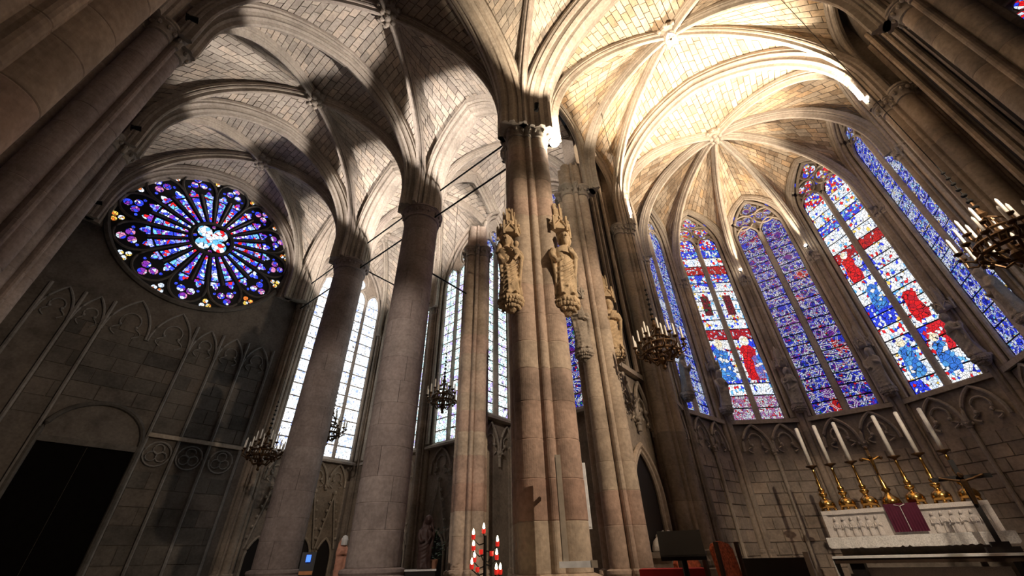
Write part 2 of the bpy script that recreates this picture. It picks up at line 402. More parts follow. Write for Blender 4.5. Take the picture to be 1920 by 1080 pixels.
# transverse arches and arcades: structure pieces of their own
def trim_arch(label, S0, S1, zc, prof, zs=ZS, z0=ZC, mat='rib'):
    A = ((S0[0] + S1[0]) / 2, (S0[1] + S1[1]) / 2)
    root = T('trim_%d' % (len(bays) + 1), (A[0], A[1], zc), label, kind='structure'); bays.append(root)
    rib(root, arch_curve(S0, A, z0, zs, zc), prof, mat, 'arch_ring', arch_curve(S1, A, z0, zs, zc)); return root
for i, nm in enumerate(('broad transept arch springing from the tall pier over the crossing', 'transept arch springing from the nearer round column', 'transept arch springing from the farther round column', 'wall arch framing the rose window')):
    trim_arch(nm, (EW + .42, ROWS[i]), (EC - .42, ROWS[i]), ZB + .02, prof_big(*((.95, .62) if i == 0 else (.62, .5))))
for i, nm in enumerate(('arcade arch between the tall pier and the nearer column', 'arcade arch between the two round columns', 'arcade arch between the farther column and the rose wall')):
    trim_arch(nm, (EC, ROWS[i] + .3), (EC, ROWS[i + 1] - .3), ZB - .48, prof_big(.85, .42), ZS + .3)
trim_arch('great choir arch springing from the tall pier to the right', (EC, ROWS[0] - .3), (EC, SROW + .3), 16.32, prof_big(1.0, .65))
for i, nm in enumerate(('west wall arch over the first transept bay', 'west wall arch over the second transept bay', 'west wall arch over the last transept bay')):
    trim_arch(nm, (EW, ROWS[i] + .3), (EW, ROWS[i + 1] - .3), ZB - .48, prof_rib(.5, .35), ZS + .3)
for i in (1, 2):
    trim_arch(('chapel arch from the nearer column to the east wall', 'chapel arch from the farther column to the east wall')[i - 1], (EC + .35, ROWS[i]), (EAISLE - .15, ROWS[i]), ZB - .4, prof_big(.5, .4))

# choir bay, six-part
CH = 3.87        # half width of the choir at its shafts
E2 = 8.75        # intermediate pier
root = T('ceiling', (8.6, N0, 16.4), 'six-part choir vault with a shield boss, brightly lit', kind='structure')
cen = Vector((8.6, N0, ZC)); webs = []; bc = (8.6, N0)
for s in (1, -1):
    y = N0 + s * CH
    S1, S2, S3 = (EC + .35, y - s * .05), (E2, y), (EA, y)
    D1, D2, D3 = arch_curve(S1, bc, ZC, ZS, 16.4), arch_curve(S2, bc, ZC, ZS, 16.4), arch_curve(S3, bc, ZC, ZS, 16.4)
    for D in (D1, D2, D3): rib(root, D, prof_rib(.30, .36))
    m1, m2 = ((EC + .35 + E2) / 2, y + s * .3), ((E2 + EA) / 2, y + s * .3)
    W1a, W1b = arch_curve(S1, m1, ZC, ZS + 1.2, 15.6), arch_curve(S2, m1, ZC, ZS + 1.2, 15.6)
    W2a, W2b = arch_curve(S2, m2, ZC, ZS + 1.2, 15.6), arch_curve(S3, m2, ZC, ZS + 1.2, 15.6)
    rib(root, W1a, prof_rib(.3, .25), 'rib', 'wall_rib', W1b); rib(root, W2a, prof_rib(.3, .25), 'rib', 'wall_rib', W2b)
    T1 = arch_curve((EC, N0 + s * (CH + .2)), (EC, N0), ZC, ZS, 16.3); T3 = arch_curve(S3, (EA, N0), ZC, ZS, 16.55)
    webs += [(D1, T1, cen), (D1, W1a, cen), (D2, W1b, cen), (D2, W2a, cen), (D3, W2b, cen), (D3, T3, cen)]
lay_stones(root, webs, 'web_warm')
boss(root, (8.6, N0, 16.45), .4, 'carve', True)
trim_arch('double choir arch in front of the apse', (EA, N0 + CH), (EA, N0 - CH), 16.57, prof_big(.7, .5))
# apse
VERT = [(EA + .1, N0 + CH), (AC - .1, N0 + AR - .25)]
VERT += [(AC + AR * cos(radians(a)), N0 + AR * sin(radians(a))) for a in (54, 18, -18, -54)]
VERT += [(AC - .1, N0 - AR + .25), (EA + .1, N0 - CH)]
ab = (13.75, N0); ZA = 16.4; zac = 11.8
root = T('ceiling', (ab[0], ab[1], ZA), 'apse vault with ribs fanning from a rosette boss', kind='structure')
cen = Vector((ab[0], ab[1], zac)); webs = []; ribs = []
for i, v in enumerate(VERT):
    D = arch_curve(v, ab, zac if 0 < i < 7 else ZC, 12.3, ZA); ribs.append(D); rib(root, D, prof_rib(.28, .36))
for i in range(7):
    a, b = VERT[i], VERT[i + 1]; m = ((a[0] + b[0]) / 2, (a[1] + b[1]) / 2)
    A1 = arch_curve(a, m, zac, 13.9, 16.15); A2 = arch_curve(b, m, zac, 13.9, 16.15)
    rib(root, A1, prof_rib(.26, .22), 'rib', 'wall_rib', A2)
    webs += [(ribs[i], A1, cen), (ribs[i + 1], A2, cen)]
for s, k in ((1, 0), (-1, 7)):
    webs.append((ribs[k], arch_curve((EA, N0 + s * CH), (EA, N0), ZC, ZS, 16.55), cen))
lay_stones(root, webs, 'web_warm')
boss(root, (ab[0], ab[1], ZA + .05), .38)

# ------------------------------------------------------------------ floor
floor = T('floor', (4, 5, 0), 'stone floor of the church below the picture', kind='structure')
mb = MB().box((-6, -14, -.3), (24, 22, -.02)); P('floor_bed', mb, 'mortar', floor)
mb = MB()
for i in range(28):
    for j in range(32):
        x, y = -5.9 + i * 1.06, -13.5 + j * 1.1; mb.box((x, y, -.05), (x + 1.04, y + 1.08, random.uniform(-.004, .004)))
tag(P('paving_slab', mb, 'floor', floor), kind='stuff')
CHZ = .45      # raised choir floor
mb = MB().box((7.2, N0 - 4.2, 0), (19, N0 + 4.2, CHZ)); P('choir_step', mb, 'floor', floor)

# ------------------------------------------------------------------ columns and piers
def polar(circles, n=72):
    """outline of a union of circles (dx, dy, r), star-shaped about the origin"""
    out = []
    for j in range(n):
        a = 2 * pi * j / n; ux, uy = cos(a), sin(a); best = .05
        for dx, dy, r in circles:
            b = ux * dx + uy * dy; c = dx * dx + dy * dy - r * r; q = b * b - c
            if q >= 0: best = max(best, b + sqrt(q))
        out.append((ux * best, uy * best))
    return out
def courses(root, name, poly, c, z0, z1, hh, mat, red=None, joint=.012):
    z = z0; k = 0
    while z < z1 - .05:
        h = min(hh * random.uniform(.85, 1.15), z1 - z)
        if z1 - z - h < .2: h = z1 - z
        s = random.uniform(.992, 1.004); rs = []
        for zz, f in ((z, .988), (z + joint, 1), (z + joint + .012, 1), (z + h - joint - .012, 1), (z + h - joint, 1), (z + h, .988)):
            rs.append([(c[0] + x * s * f, c[1] + y * s * f, zz) for x, y in poly])
        mm = 'pierred' if (red and red[0] < z < red[1] and random.random() < .75) else mat
        P(name, MB().rings(rs), mm, root, True if len(poly) < 60 else False); z += h; k += 1
def scaled(poly, c, zs):
    return [[(c[0] + x * f, c[1] + y * f, z) for x, y in poly] for z, f in zs]
def capital(root, poly, c, z, h, mat='carve', flare=1.22, leaves=16, rad=.5):
    mb = MB().rings(scaled(poly, c, [(z, 1.0), (z + .02, 1.07), (z + .06, 1.07), (z + .08, 1.01), (z + h * .6, 1.1), (z + h * .72, flare), (z + h * .8, flare), (z + h * .86, flare + .06), (z + h, flare + .06)]))
    cap = P('capital', mb, mat, root)
    mb = MB(); n = len(poly)
    for k in range(leaves):
        x, y = poly[int(k * n / leaves) % n]
        mb.sphere((c[0] + x * 1.12, c[1] + y * 1.12, z + h * .55), .07 * max(.7, rad), 6, 5, (1, 1, 1.4))
    P('capital_leaves', mb, mat, cap)
def base(root, poly, c, z, mat, plinth=True):
    mb = MB().rings(scaled(poly, c, [(z - .34, 1.30), (z - .30, 1.36), (z - .22, 1.36), (z - .18, 1.24), (z - .12, 1.16), (z - .08, 1.2), (z - .03, 1.18), (z, 1.02)]))
    P('base_moulding', mb, mat, root)
    mb = MB().rings([[(c[0] + 1.42 * r * cos(2 * pi * j / 8 + pi / 8), c[1] + 1.42 * r * sin(2 * pi * j / 8 + pi / 8), zz) for j in range(8)] for r, zz in [(max(abs(x) for x, y in poly) * q, zz) for q, zz in ((1.15, 0), (1.15, .5), (1.05, .56), (1.05, z - .36), (1.0, z - .34))]])
    P('plinth', mb, mat, root)
CIR = lambda r, n=40: [(r * cos(2 * pi * j / n), r * sin(2 * pi * j / n)) for j in range(n)]
def round_column(c, label):
    root = T('round_column', (c[0], c[1], 0), label, 'column', 'round columns of the transept arcade')
    base(root, CIR(.55), c, 1.52, 'col')
    z = 1.52
    while z < 10.9:
        h = .56 * random.uniform(.82, 1.18); h = 11.02 - z if 11.02 - z - h < .3 else h
        a0 = random.uniform(0, 6.28); r = .55 * random.uniform(.994, 1.004); nb = 3; m_ = 16
        for b in range(nb):
            t0, t1 = a0 + 2 * pi * b / nb + .008, a0 + 2 * pi * (b + 1) / nb - .008
            arc = [(t0 + (t1 - t0) * j / m_) for j in range(m_ + 1)]
            rs = [[(c[0] + r * f * cos(t), c[1] + r * f * sin(t), zz) for t in arc] + [(c[0] + .3 * cos(t1), c[1] + .3 * sin(t1), zz), (c[0] + .3 * cos(t0), c[1] + .3 * sin(t0), zz)] for zz, f in ((z, .988), (z + .012, 1), (z + h - .012, 1), (z + h, .988))]
            P('drum_block', MB().rings(rs), 'col', root)
        z += h
    capital(root, CIR(.55), c, 11.02, .42, 'col', 1.18, 18)
    sh = polar([(0, 0, .36)] + [(.40 * cos(a), .40 * sin(a), .15) for a in [k * pi / 4 for k in range(8)]])
    courses(root, 'springer_block', sh, c, 11.44, ZS + .35, .45, 'col')
round_column((EC, ROWS[1]), 'thick round stone column, the nearer of the two, left of the statue pier')
round_column((EC, ROWS[2]), 'round stone column farther back, beside the rose window, lit blue at its edges')
CP = [(0, 0, .36)] + [(.39 * cos(k * pi / 2), .39 * sin(k * pi / 2), .27) for k in range(4)] + [(.47 * cos(a), .47 * sin(a), .085) for a in [pi / 4 + k * pi / 2 for k in range(4)]] + [(.44 * cos(a), .44 * sin(a), .05) for b in (pi / 4 - .27, pi / 4 + .27) for a in [b + k * pi / 2 for k in range(4)]]
PIER = polar(CP, 120)
def clustered_pier(c, label, poly=PIER, mat='pier', red=None, zc=11.1, cat='pier', zbase=1.42, top=True, name='clustered_pier', hh=.62):
    root = T(name, (c[0], c[1], 0), label, cat)
    base(root, poly, c, zbase, mat); courses(root, 'course', poly, c, zbase, zc, hh, mat, red)
    capital(root, poly, c, zc, .42, 'carve', 1.2, 22)
    if top: courses(root, 'springer_block', [(x * .8, y * .8) for x, y in poly], c, zc + .42, ZS + .35, .5, mat)
    return root
ne = clustered_pier((EC, ROWS[0]), 'tall clustered pier with two statues, in the middle of the picture', red=(2.0, 3.9))
clustered_pier((EC, SROW), 'tall clustered pier on the right side of the crossing, outside the lit choir')
SM = polar([(0, 0, .3)] + [(.3 * cos(a), .3 * sin(a), .2) for a in (0, pi / 2, pi, -pi / 2)] + [(.42 * cos(a), .42 * sin(a), .06) for a in [pi / 4 + k * pi / 2 for k in range(4)]], 96)
p2 = clustered_pier((E2 - .2, 4.15), 'slimmer clustered pier with two grey statues behind the tall pier', SM, red=(1.9, 3.4))
clustered_pier((E2 - .2, 2 * N0 - 4.15), 'dark clustered pier at the upper right beside the choir', SM, 'wall')
for i in range(2):
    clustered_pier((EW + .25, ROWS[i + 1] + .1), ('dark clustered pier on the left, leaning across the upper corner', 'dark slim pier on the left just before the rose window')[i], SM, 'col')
clustered_pier((EW + .2, ROWS[0]), 'pale clustered pier at the far upper left corner', PIER, 'pier')
wc = clustered_pier((8.75, ROWS[1]), 'clustered chapel pier with a reddened base, between column and tall pier', SM, 'pier', (2.4, 5.2))
for (x, y, lab) in ((EAISLE - .05, ROWS[2], 'dark cluster of wall shafts between the chapel windows'), (EC + .35, ROWS[3] - .12, 'thin wall shaft at the right edge of the rose wall'), (EAISLE - .05, ROWS[3] - .1, 'wall shafts in the far chapel corner'), (EAISLE - .05, ROWS[1], 'wall shafts at the end of the chapel partition')):
    SV = [(x_ * .62, y_ * .62) for x_, y_ in SM]
    clustered_pier((x, y), lab, SV, 'wall', cat='wall shaft', name='wall_shaft', top=False, hh=.8)
# choir wall shafts: at the arch before the apse and at each apse corner
AS = [(x * .52, y * .52) for x, y in SM]; CA = [(x * .66, y * .66) for x, y in PIER]
apse_piers = []
names = ['below the lamp where the apse begins, left', 'left of the blue double window', 'left of the window with the red figure', 'right of the window with the red figure', 'left of the white and red window', 'right of the white and red window', 'on the right, past the last blue window', 'below the bright lamp on the right of the apse']
for i, v in enumerate(VERT):
    d = Vector((v[0] - ab[0], v[1] - N0, 0)).normalized() * .12
    if i in (0, 7):
        for k, off in enumerate((-.75, -.35, 0)):
            pass
    apse_piers.append(clustered_pier((v[0] + d.x, v[1] + d.y), 'slender apse shaft cluster ' + names[i], CA if i in (0, 7) else AS, 'wall', zc=(ZC - .4 if i in (0, 7) else zac - .4), cat='wall shaft', zbase=1.7, top=False, name='apse_shaft', hh=.85))

# ------------------------------------------------------------------ windows
NW = [0]
def fr(o, ax, nin):
    ax, nin = Vector(ax).normalized(), Vector(nin).normalized(); az = Vector((0, 0, 1)); o = Vector(o)
    return Matrix(((ax.x, nin.x, 0, o.x), (ax.y, nin.y, 0, o.y), (0, 0, 1, o.z), (0, 0, 0, 1)))
def arch_poly(x0, x1, z0, zs, z1, n=10):
    """outline of a pointed opening in (x, z)"""
    m = (x0 + x1) / 2; c = arch_curve((x0, 0), (m, 0), zs, zs, z1, n); d = [(2 * m - p.x, p.z) for p in reversed(c)][1:]
    return [(x0, z0)] + [(p.x, p.z) for p in c] + d + [(x1, z0)]
def flat(poly, y0, y1):
    """closed prism of an (x, z) outline between depths y0 and y1 (local frame)"""
    n = len(poly); mb = MB()
    a = [(x, y0, z) for x, z in poly]; b = [(x, y1, z) for x, z in poly]
    return mb.add(a + b, [tuple(range(n)), tuple(range(2 * n - 1, n - 1, -1))] + [(i, n + i, n + (i + 1) % n, (i + 1) % n) for i in range(n)])
def window(label, o, ax, nin, width, H, zap, nl, rows, gm, tm, mull=.12, style=3, frame='rib', rowh=None, extra_rows=None):
    """o = sill corner; H = height of the lights; zap = height of the crown above the sill"""
    NW[0] += 1; F = fr(o, ax, nin)
    root = T('window_%d' % NW[0], (0, 0, 0), label, kind='structure')
    def part(name, mb, mat, par=root): return O(name, mb.mesh(name, M[mat]), par, F if par is root else None)
    hs = max(H * .93, zap - width * 1.05)
    part('lead_ground', flat(arch_poly(0, width, 0, hs, zap), -.06, -.03), 'lead')
    lw = (width - (nl - 1) * mull) / nl; rh = H / rows
    hw = lw * .95
    pm = MB().box((.02, -.03, .026), (lw - .02, -.012, rh - .026)).mesh('pane', M[gm])
    head = flat([(x, z) for x, z in arch_poly(.02, lw - .02, .015, lw * .18, hw)], -.03, -.012).mesh('pane', M[tm])
    for i in range(nl):
        x = i * (lw + mull)
        for r in range(rows):
            po = O('pane', pm, root, F @ Matrix.Translation((x, 0, r * rh)))
            if extra_rows: po.material_slots[0].link = 'OBJECT'; po.material_slots[0].material = M[extra_rows[r % len(extra_rows)]]
        O('pane', head, root, F @ Matrix.Translation((x, 0, H)))
        if i: part('mullion', MB().prism([(-mull / 2, -.05), (-mull / 2, .02), (-.025, .1), (.025, .1), (mull / 2, .02), (mull / 2, -.05)], (x - mull / 2, 0, 0), (1, 0, 0), (0, 1, 0), (0, 0, 1), H + lw * .25), frame)
    # tracery: stone field with light heads, rosettes and their foils
    mb = MB(); yy = .03
    for i in range(nl):
        x = i * (lw + mull) - mull * .3; X = x + lw + mull * .6
        p = [Vector((px, yy, pz)) for px, pz in arch_poly(x, X, H - .05, H + lw * .18, H + hw + .05)]; mb.tube(p, .045, 6)
    ros = []
    zr = H + hw; top = zap - zr
    if style == 3 and nl == 2:
        r = width * .22; ros = [(width * .26, zr + r * .62, r), (width * .74, zr + r * .62, r), (width * .5, zr + r * 2.25, r * .98)]
    elif style == 1:
        r = min(width * .3, top * .42); ros = [(width * .5, zr + r * .75, r)]
    elif nl == 4:
        r = width * .13; ros = [(width * .26, H + hw + r * .9, r), (width * .74, H + hw + r * .9, r), (width * .5, H + hw + r * 3.0, r * 1.5)]
    spn = []
    for cx, cz, r in ros:
        mb.tube([(cx + r * cos(2 * pi * k / 20), yy, cz + r * sin(2 * pi * k / 20)) for k in range(21)], .04, 6)
        for k in range(3):
            a = pi / 2 + 2 * pi * k / 3 + (pi if style == 3 and cx != width * .5 else 0); q = r * .44
            fx, fz = cx + q * cos(a), cz + q * sin(a)
            fm = flat([(fx + r * .40 * cos(2 * pi * j / 14), fz + r * .40 * sin(2 * pi * j / 14)) for j in range(14)], -.03, .0)
            part('foil_pane', fm, tm)
            mb.tube([(fx + r * .44 * cos(2 * pi * j / 12), yy - .02, fz + r * .44 * sin(2 * pi * j / 12)) for j in range(13)], .018, 5)
    part('tracery_field', flat(arch_poly(.02, width - .02, H + lw * .6, max(hs, H + lw * .62), zap - .02), -.06, -.028), 'carve')
    if ros and style == 3:
        for (fx, fz) in ((width * .5, zr + width * .1), (width * .5, zr + width * .30), (width * .1, zr + width * .42), (width * .9, zr + width * .42)):
            part('foil_pane', flat([(fx + .07 * cos(2 * pi * j / 8), fz + .11 * sin(2 * pi * j / 8)) for j in range(8)], -.03, -.005), 'g_spark')
    part('tracery', mb, frame)
    # jambs and arch moulding
    for k, (gr, rr, y) in enumerate(((.05, .07, .05), (.2, .08, .16))):
        p = [Vector((px, y, pz)) for px, pz in arch_poly(-gr, width + gr, 0, hs, zap + gr * 1.2, 12)]
        part('jamb_moulding', MB().tube(p, rr, 8), frame)
    part('sill', MB().prism([(-.1, -.18), (.22, -.18), (.22, -.10), (-.02, .06), (-.1, .06)], (-.3, 0, 0), (0, 1, 0), (0, 0, 1), (1, 0, 0), width + .6), frame)
    return root, F

# ------------------------------------------------------------------ walls
def blocks(root, F, x0, x1, z0, z1, bw, bh, mat, skip=None, depth=.05, name='block'):
    nr = max(1, round((z1 - z0) / bh)); rh = (z1 - z0) / nr
    for r in range(nr):
        x = x0 - (bw * .5 if r % 2 else 0)
        while x < x1 - .04:
            w_ = bw * random.uniform(.8, 1.25); a, b = max(x, x0), min(x + w_, x1)
            if x1 - b < .15: b = x1
            x = b if b < x1 else x1
            if b - a < .06: continue
            if skip and skip((a + b) / 2, z0 + (r + .5) * rh): continue
            g = .008; d = depth + random.uniform(-.008, .008)
            me = MB().add([(a + g, 0, z0 + r * rh + g), (b - g, 0, z0 + r * rh + g), (b - g, 0, z0 + (r + 1) * rh - g), (a + g, 0, z0 + (r + 1) * rh - g),
                           (a + g + .01, d, z0 + r * rh + g + .01), (b - g - .01, d, z0 + r * rh + g + .01), (b - g - .01, d, z0 + (r + 1) * rh - g - .01), (a + g + .01, d, z0 + (r + 1) * rh - g - .01)],
                          [(4, 7, 6, 5), (0, 4, 5, 1), (1, 5, 6, 2), (2, 6, 7, 3), (3, 7, 4, 0)]).mesh(name, M[mat])
            O(name, me, root, F)
def wall(side, label, o, ax, nin, L, z0, z1, mat='wall', thick=.4):
    F = fr(o, ax, nin); root = T('wall_' + side, (0, 0, 0), label, kind='structure')
    O('wall_core', MB().box((0, -thick, z0), (L, 0, z1)).mesh('wall_core', M[mat]), root, F)
    return root, F
def blind_arches(root, F, x0, x1, n, z0, z1, mat='carve', foil=True, y=.07, r=.04, down=0.0, cap=True):
    """n pointed blind arches with trefoil cusps between x0 and x1; the crown at z1, springing at z0, shafts going down to 'down'"""
    wd = (x1 - x0) / n
    for i in range(n):
        a, b = x0 + i * wd, x0 + (i + 1) * wd; m = (a + b) / 2; mb = MB()
        mb.tube([Vector((px, y, pz)) for px, pz in arch_poly(a + .03, b - .03, z0, z0 + .05, z1, 8)], r, 6)
        if foil:
            q = wd * .22; zc_ = z0 + (z1 - z0) * .38
            mb.tube([Vector((m + q * cos(t), y - .02, zc_ + q * 1.1 * sin(t))) for t in [radians(-35 + 250 * k / 12) for k in range(13)]], r * .6, 5)
            for s in (1, -1):
                mb.tube([Vector((m + s * (q * .82 + wd * .14 * sin(pi * k / 6)), y - .02, zc_ - q * .63 - .05 - (zc_ - q * .63 - z0) * k / 6)) for k in range(7)], r * .6, 5)
                mb.sphere((m + s * q * .8, y, zc_ - q * .62), r * 1.3, 6, 5)
        O('blind_arch', mb.mesh('blind_arch', M[mat]), root, F)
    for i in range(n + 1):
        x = x0 + i * wd
        if 0 < i < n or cap:
            O('colonnette', MB().tube([(x, y, down), (x, y, z0)], r * 1.15, 8).mesh('colonnette', M[mat]), root, F)
            mb = MB().lathe([(r * 1.2, -.16), (r * 1.7, -.13), (r * 1.4, -.1), (r * 2.4, 0), (r * 2.6, .05)], (x, y, z0), 10)
            for k in range(5): mb.sphere((x + r * 2.2 * cos(k * 1.26), y + r * 2.2 * sin(k * 1.26), z0 - .03), r * .9, 5, 4)
            O('leaf_capital', mb.mesh('leaf_capital', M[mat]), root, F)

# north wall with the rose
RW = ROWS[3]
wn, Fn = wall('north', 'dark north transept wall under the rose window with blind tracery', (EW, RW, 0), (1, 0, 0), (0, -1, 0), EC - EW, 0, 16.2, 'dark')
X = lambda e: e - EW
for a, b in ((-.2, .54), (.54, 2.95), (2.95, 3.82), (3.82, 4.72), (4.72, 5.75)):
    door = (a, b) == (.54, 2.95)
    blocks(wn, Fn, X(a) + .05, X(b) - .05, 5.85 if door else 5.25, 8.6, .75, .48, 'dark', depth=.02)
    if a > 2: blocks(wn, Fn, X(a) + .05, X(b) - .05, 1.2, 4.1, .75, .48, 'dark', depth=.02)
for e in (-1.0, -.2, .54, 2.95, 3.82, 4.72, 5.7):
    O('blind_mullion', MB().tube([(X(e), .07, .3), (X(e), .07, 9.0)], .05, 6).mesh('blind_mullion', M['trace']), wn, Fn)
for a, b in ((-1.0, -.2), (-.2, .54), (2.95, 3.82), (3.82, 4.72), (4.72, 5.7)):
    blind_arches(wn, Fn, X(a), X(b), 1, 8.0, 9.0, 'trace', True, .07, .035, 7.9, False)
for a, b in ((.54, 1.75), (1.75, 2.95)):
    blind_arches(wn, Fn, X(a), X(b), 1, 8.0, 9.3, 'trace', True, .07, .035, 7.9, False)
O('string_course', MB().box((X(2.95), 0, 5.08), (X(5.8), .14, 5.2)).mesh('string_course', M['carve']), wn, Fn)
for a, b in ((2.95, 3.82), (3.82, 4.72), (4.72, 5.7)):
    mb = MB(); m = X((a + b) / 2)
    for k in range(3):
        t = pi / 2 + 2 * pi * k / 3; mb.tube([(m + .15 * cos(t) + .14 * cos(u), .06, 4.62 + .15 * sin(t) + .14 * sin(u)) for u in [2 * pi * j / 12 for j in range(13)]], .022, 5)
    mb.tube([(m + .36 * cos(u), .06, 4.62 + .36 * sin(u)) for u in [2 * pi * j / 18 for j in range(19)]], .028, 5)
    O('blind_trefoil', mb.mesh('blind_trefoil', M['trace']), wn, Fn)
# door in the north wall
dr = T('door_1', (1.7, RW, 0), 'dark doorway with a blank round tympanum under the rose wall', kind='structure')
O('tympanum', flat(arch_poly(X(.62), X(2.86), 4.72, 4.75, 5.78), .0, .05).mesh('tympanum', M['dark']), dr, Fn)
O('door_arch', MB().tube([Vector((px, .08, pz)) for px, pz in arch_poly(X(.60), X(2.88), .2, 4.75, 5.82)], .07, 8).mesh('door_arch', M['dark']), dr, Fn)
O('lintel', MB().box((X(.6), 0, 4.58), (X(2.88), .12, 4.74)).mesh('lintel', M['dark']), dr, Fn)
for a, b in ((.66, 1.73), (1.75, 2.82)):
    lf = O('door_leaf', MB().box((X(a), .0, .02), (X(b), .05, 4.56)).mesh('door_leaf', M['doorwood']), dr, Fn)
# rose
RC, RR = (AX - .02, 12.75), 3.1
NW[0] += 1
rose = T('window_%d' % NW[0], (RC[0], RW, RC[1]), 'great round rose window with blue petals in the dark north wall', kind='structure')
Fr = fr((RC[0], RW, RC[1]), (1, 0, 0), (0, -1, 0))
def rp(name, mb, mat): return O(name, mb.mesh(name, M[mat]), rose, Fr)
disc = lambda cx, cz, r, n=16: [(cx + r * cos(2 * pi * j / n), cz + r * sin(2 * pi * j / n)) for j in range(n)]
rp('rose_ground', flat(disc(0, 0, RR, 64), -.05, .015), 'lead')
def ringt(r, rad, name='rose_ring', mat='dark', c=(0, 0), n=64, y=.06): return rp(name, MB().tube([(c[0] + r * cos(2 * pi * j / n), y, c[1] + r * sin(2 * pi * j / n)) for j in range(n + 1)], rad, 6), mat)
ringt(RR, .1, 'outer_ring'); ringt(RR * .232, .06, 'hub_ring')
def polp(r, a): return (r * RR * sin(a), r * RR * cos(a))
for k in range(4):
    a = radians(45 - 12) + k * pi / 2; c = polp(.125, a); rp('hub_lobe_pane', flat(disc(c[0], c[1], .082 * RR), .015, .03), 'g_rosehub')
    c2 = polp(.185, a + pi / 4); rp('hub_spark_pane', flat(disc(c2[0], c2[1], .022 * RR, 6), .015, .03), 'g_rosetre')
rp('hub_centre_pane', flat(disc(0, 0, .085 * RR, 20), .02, .04), 'g_rosehub')
for k in range(24):
    a = radians(7.5 + 15 * k); da = radians(4.7); pts = []
    for r, s in ((.26, .50), (.40, .62), (.58, .76), (.60, .78)): pts.append((r, a - da * s))
    hd = [(.625, a - da * .95), (.665, a - da * .92), (.665, a - da * .55), (.70, a - da * .42), (.725, a), (.70, a + da * .42), (.665, a + da * .55), (.665, a + da * .92), (.625, a + da * .95)]
    body = [polp(r, t) for r, t in pts] + [polp(r, 2 * a - t) for r, t in reversed(pts)]
    # split the petal in three panes and a trefoil head
    for r1, r2 in ((.26, .40), (.41, .515), (.525, .60)):
        h1, h2 = da * (.42 + .62 * (r1 - .26)), da * (.42 + .62 * (r2 - .26)); h1 *= 1.25; h2 *= 1.25
        rp('petal_pane', flat([polp(r1, a - h1), polp(r2, a - h2), polp(r2, a + h2), polp(r1, a + h1)], .015, .03), 'g_rose')
    rp('petal_head_pane', flat([polp(r, t) for r, t in hd], .015, .03), 'g_rose')
    mb = MB(); e = a + radians(7.5); p0, p1 = polp(.235, e), polp(.66, e)
    mb.tube([(p0[0], .06, p0[1]), (p1[0], .06, p1[1])], [.022, .045], 6); rp('petal_bar', mb, 'dark')
for k in range(12):
    a = radians(30 * k); c = polp(.83, a)
    for j in range(3):
        t = a + 2 * pi * j / 3; q = .058 * RR; f = (c[0] + q * sin(t), c[1] + q * cos(t)); rp('trefoil_pane', flat(disc(f[0], f[1], .043 * RR, 10), .015, .03), 'g_rosetre')
    mb = MB()
    for s in (-1, 1):
        mb.tube([(lambda q: (q[0], .06, q[1]))(polp(.66 + .30 * sin(pi / 2 * u / 8) , a + s * radians(15) * cos(pi / 2 * u / 8))) for u in range(9)], .045, 6)
    rp('outer_arch', mb, 'dark')
    g = a + radians(15); c = polp(.925, g)
    for j in range(3):
        t = g + pi + 2 * pi * j / 3; q = .04 * RR; f = (c[0] + q * sin(t), c[1] + q * cos(t)); rp('gold_trefoil_pane', flat(disc(f[0], f[1], .029 * RR, 8), .015, .03), 'g_rosegold')
    for s in (-1, 1):
        f = polp(.775, a + s * radians(8.5)); rp('spandrel_pane', flat(disc(f[0], f[1], .017 * RR, 6), .015, .03), 'g_spark')

# west wall of the transept
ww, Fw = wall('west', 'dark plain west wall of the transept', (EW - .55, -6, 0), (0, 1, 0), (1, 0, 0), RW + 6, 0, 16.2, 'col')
# chapel walls
wcn, Fcn = wall('chapel_north', 'chapel end wall below the tall clear window', (EC, RW, 0), (1, 0, 0), (0, -1, 0), EAISLE - EC, 0, 16.3, 'wall')
wce, Fce = wall('chapel_east', 'east chapel wall with tall windows behind the columns', (EAISLE, RW, 0), (0, -1, 0), (-1, 0, 0), RW - 4.1, 0, 16.3, 'wall')
def chapel_dado(root, F, x0, x1, n, z1=5.2):
    blind_arches(root, F, x0, x1, n, z1 - .95, z1 - .1, 'carve', True, .06, .045, z1 - 1.1, False)
    wd = (x1 - x0) / n
    for i in range(n):
        a, b = x0 + i * wd, x0 + (i + 1) * wd; m = (a + b) / 2; mb = MB()
        for s in (-1, 1):
            e = m + s * wd * .46; mb.tube([(e, .08, z1 - 3.1), (m, .08, z1 - 1.25)], .035, 6)
            for k in range(1, 6):
                f = k / 6; mb.sphere((e + (m - e) * f + s * .07, .09, z1 - 3.1 + 1.85 * f + .03), .055, 6, 5)
        mb.sphere((m, .09, z1 - 1.18), .09, 6, 5)
        O('gable', mb.mesh('gable', M['carve']), root, F)
        O('niche_arch', MB().tube([Vector((px, .08, pz)) for px, pz in arch_poly(a + .1, b - .1, z1 - 4.6, z1 - 3.4, z1 - 2.75)], .045, 6).mesh('niche_arch', M['carve']), root, F)
        O('niche_back', flat(arch_poly(a + .1, b - .1, z1 - 4.9, z1 - 3.4, z1 - 2.75), .0, .02).mesh('niche_back', M['blackwood_and_shade']), root, F)
chapel_dado(wcn, Fcn, .75, 4.1, 4)
for a, b in ((9.1, 12.4), (13.3, 16.7)):
    chapel_dado(wce, Fce, RW - b, RW - a, 3)
window('tall clear glazed window behind the farther round column', (EC + .8, RW - .02, 5.3), (1, 0, 0), (0, -1, 0), 3.3, 7.6, 10.1, 4, 14, 'g_grisaille', 'g_grisaille', .13, 1)
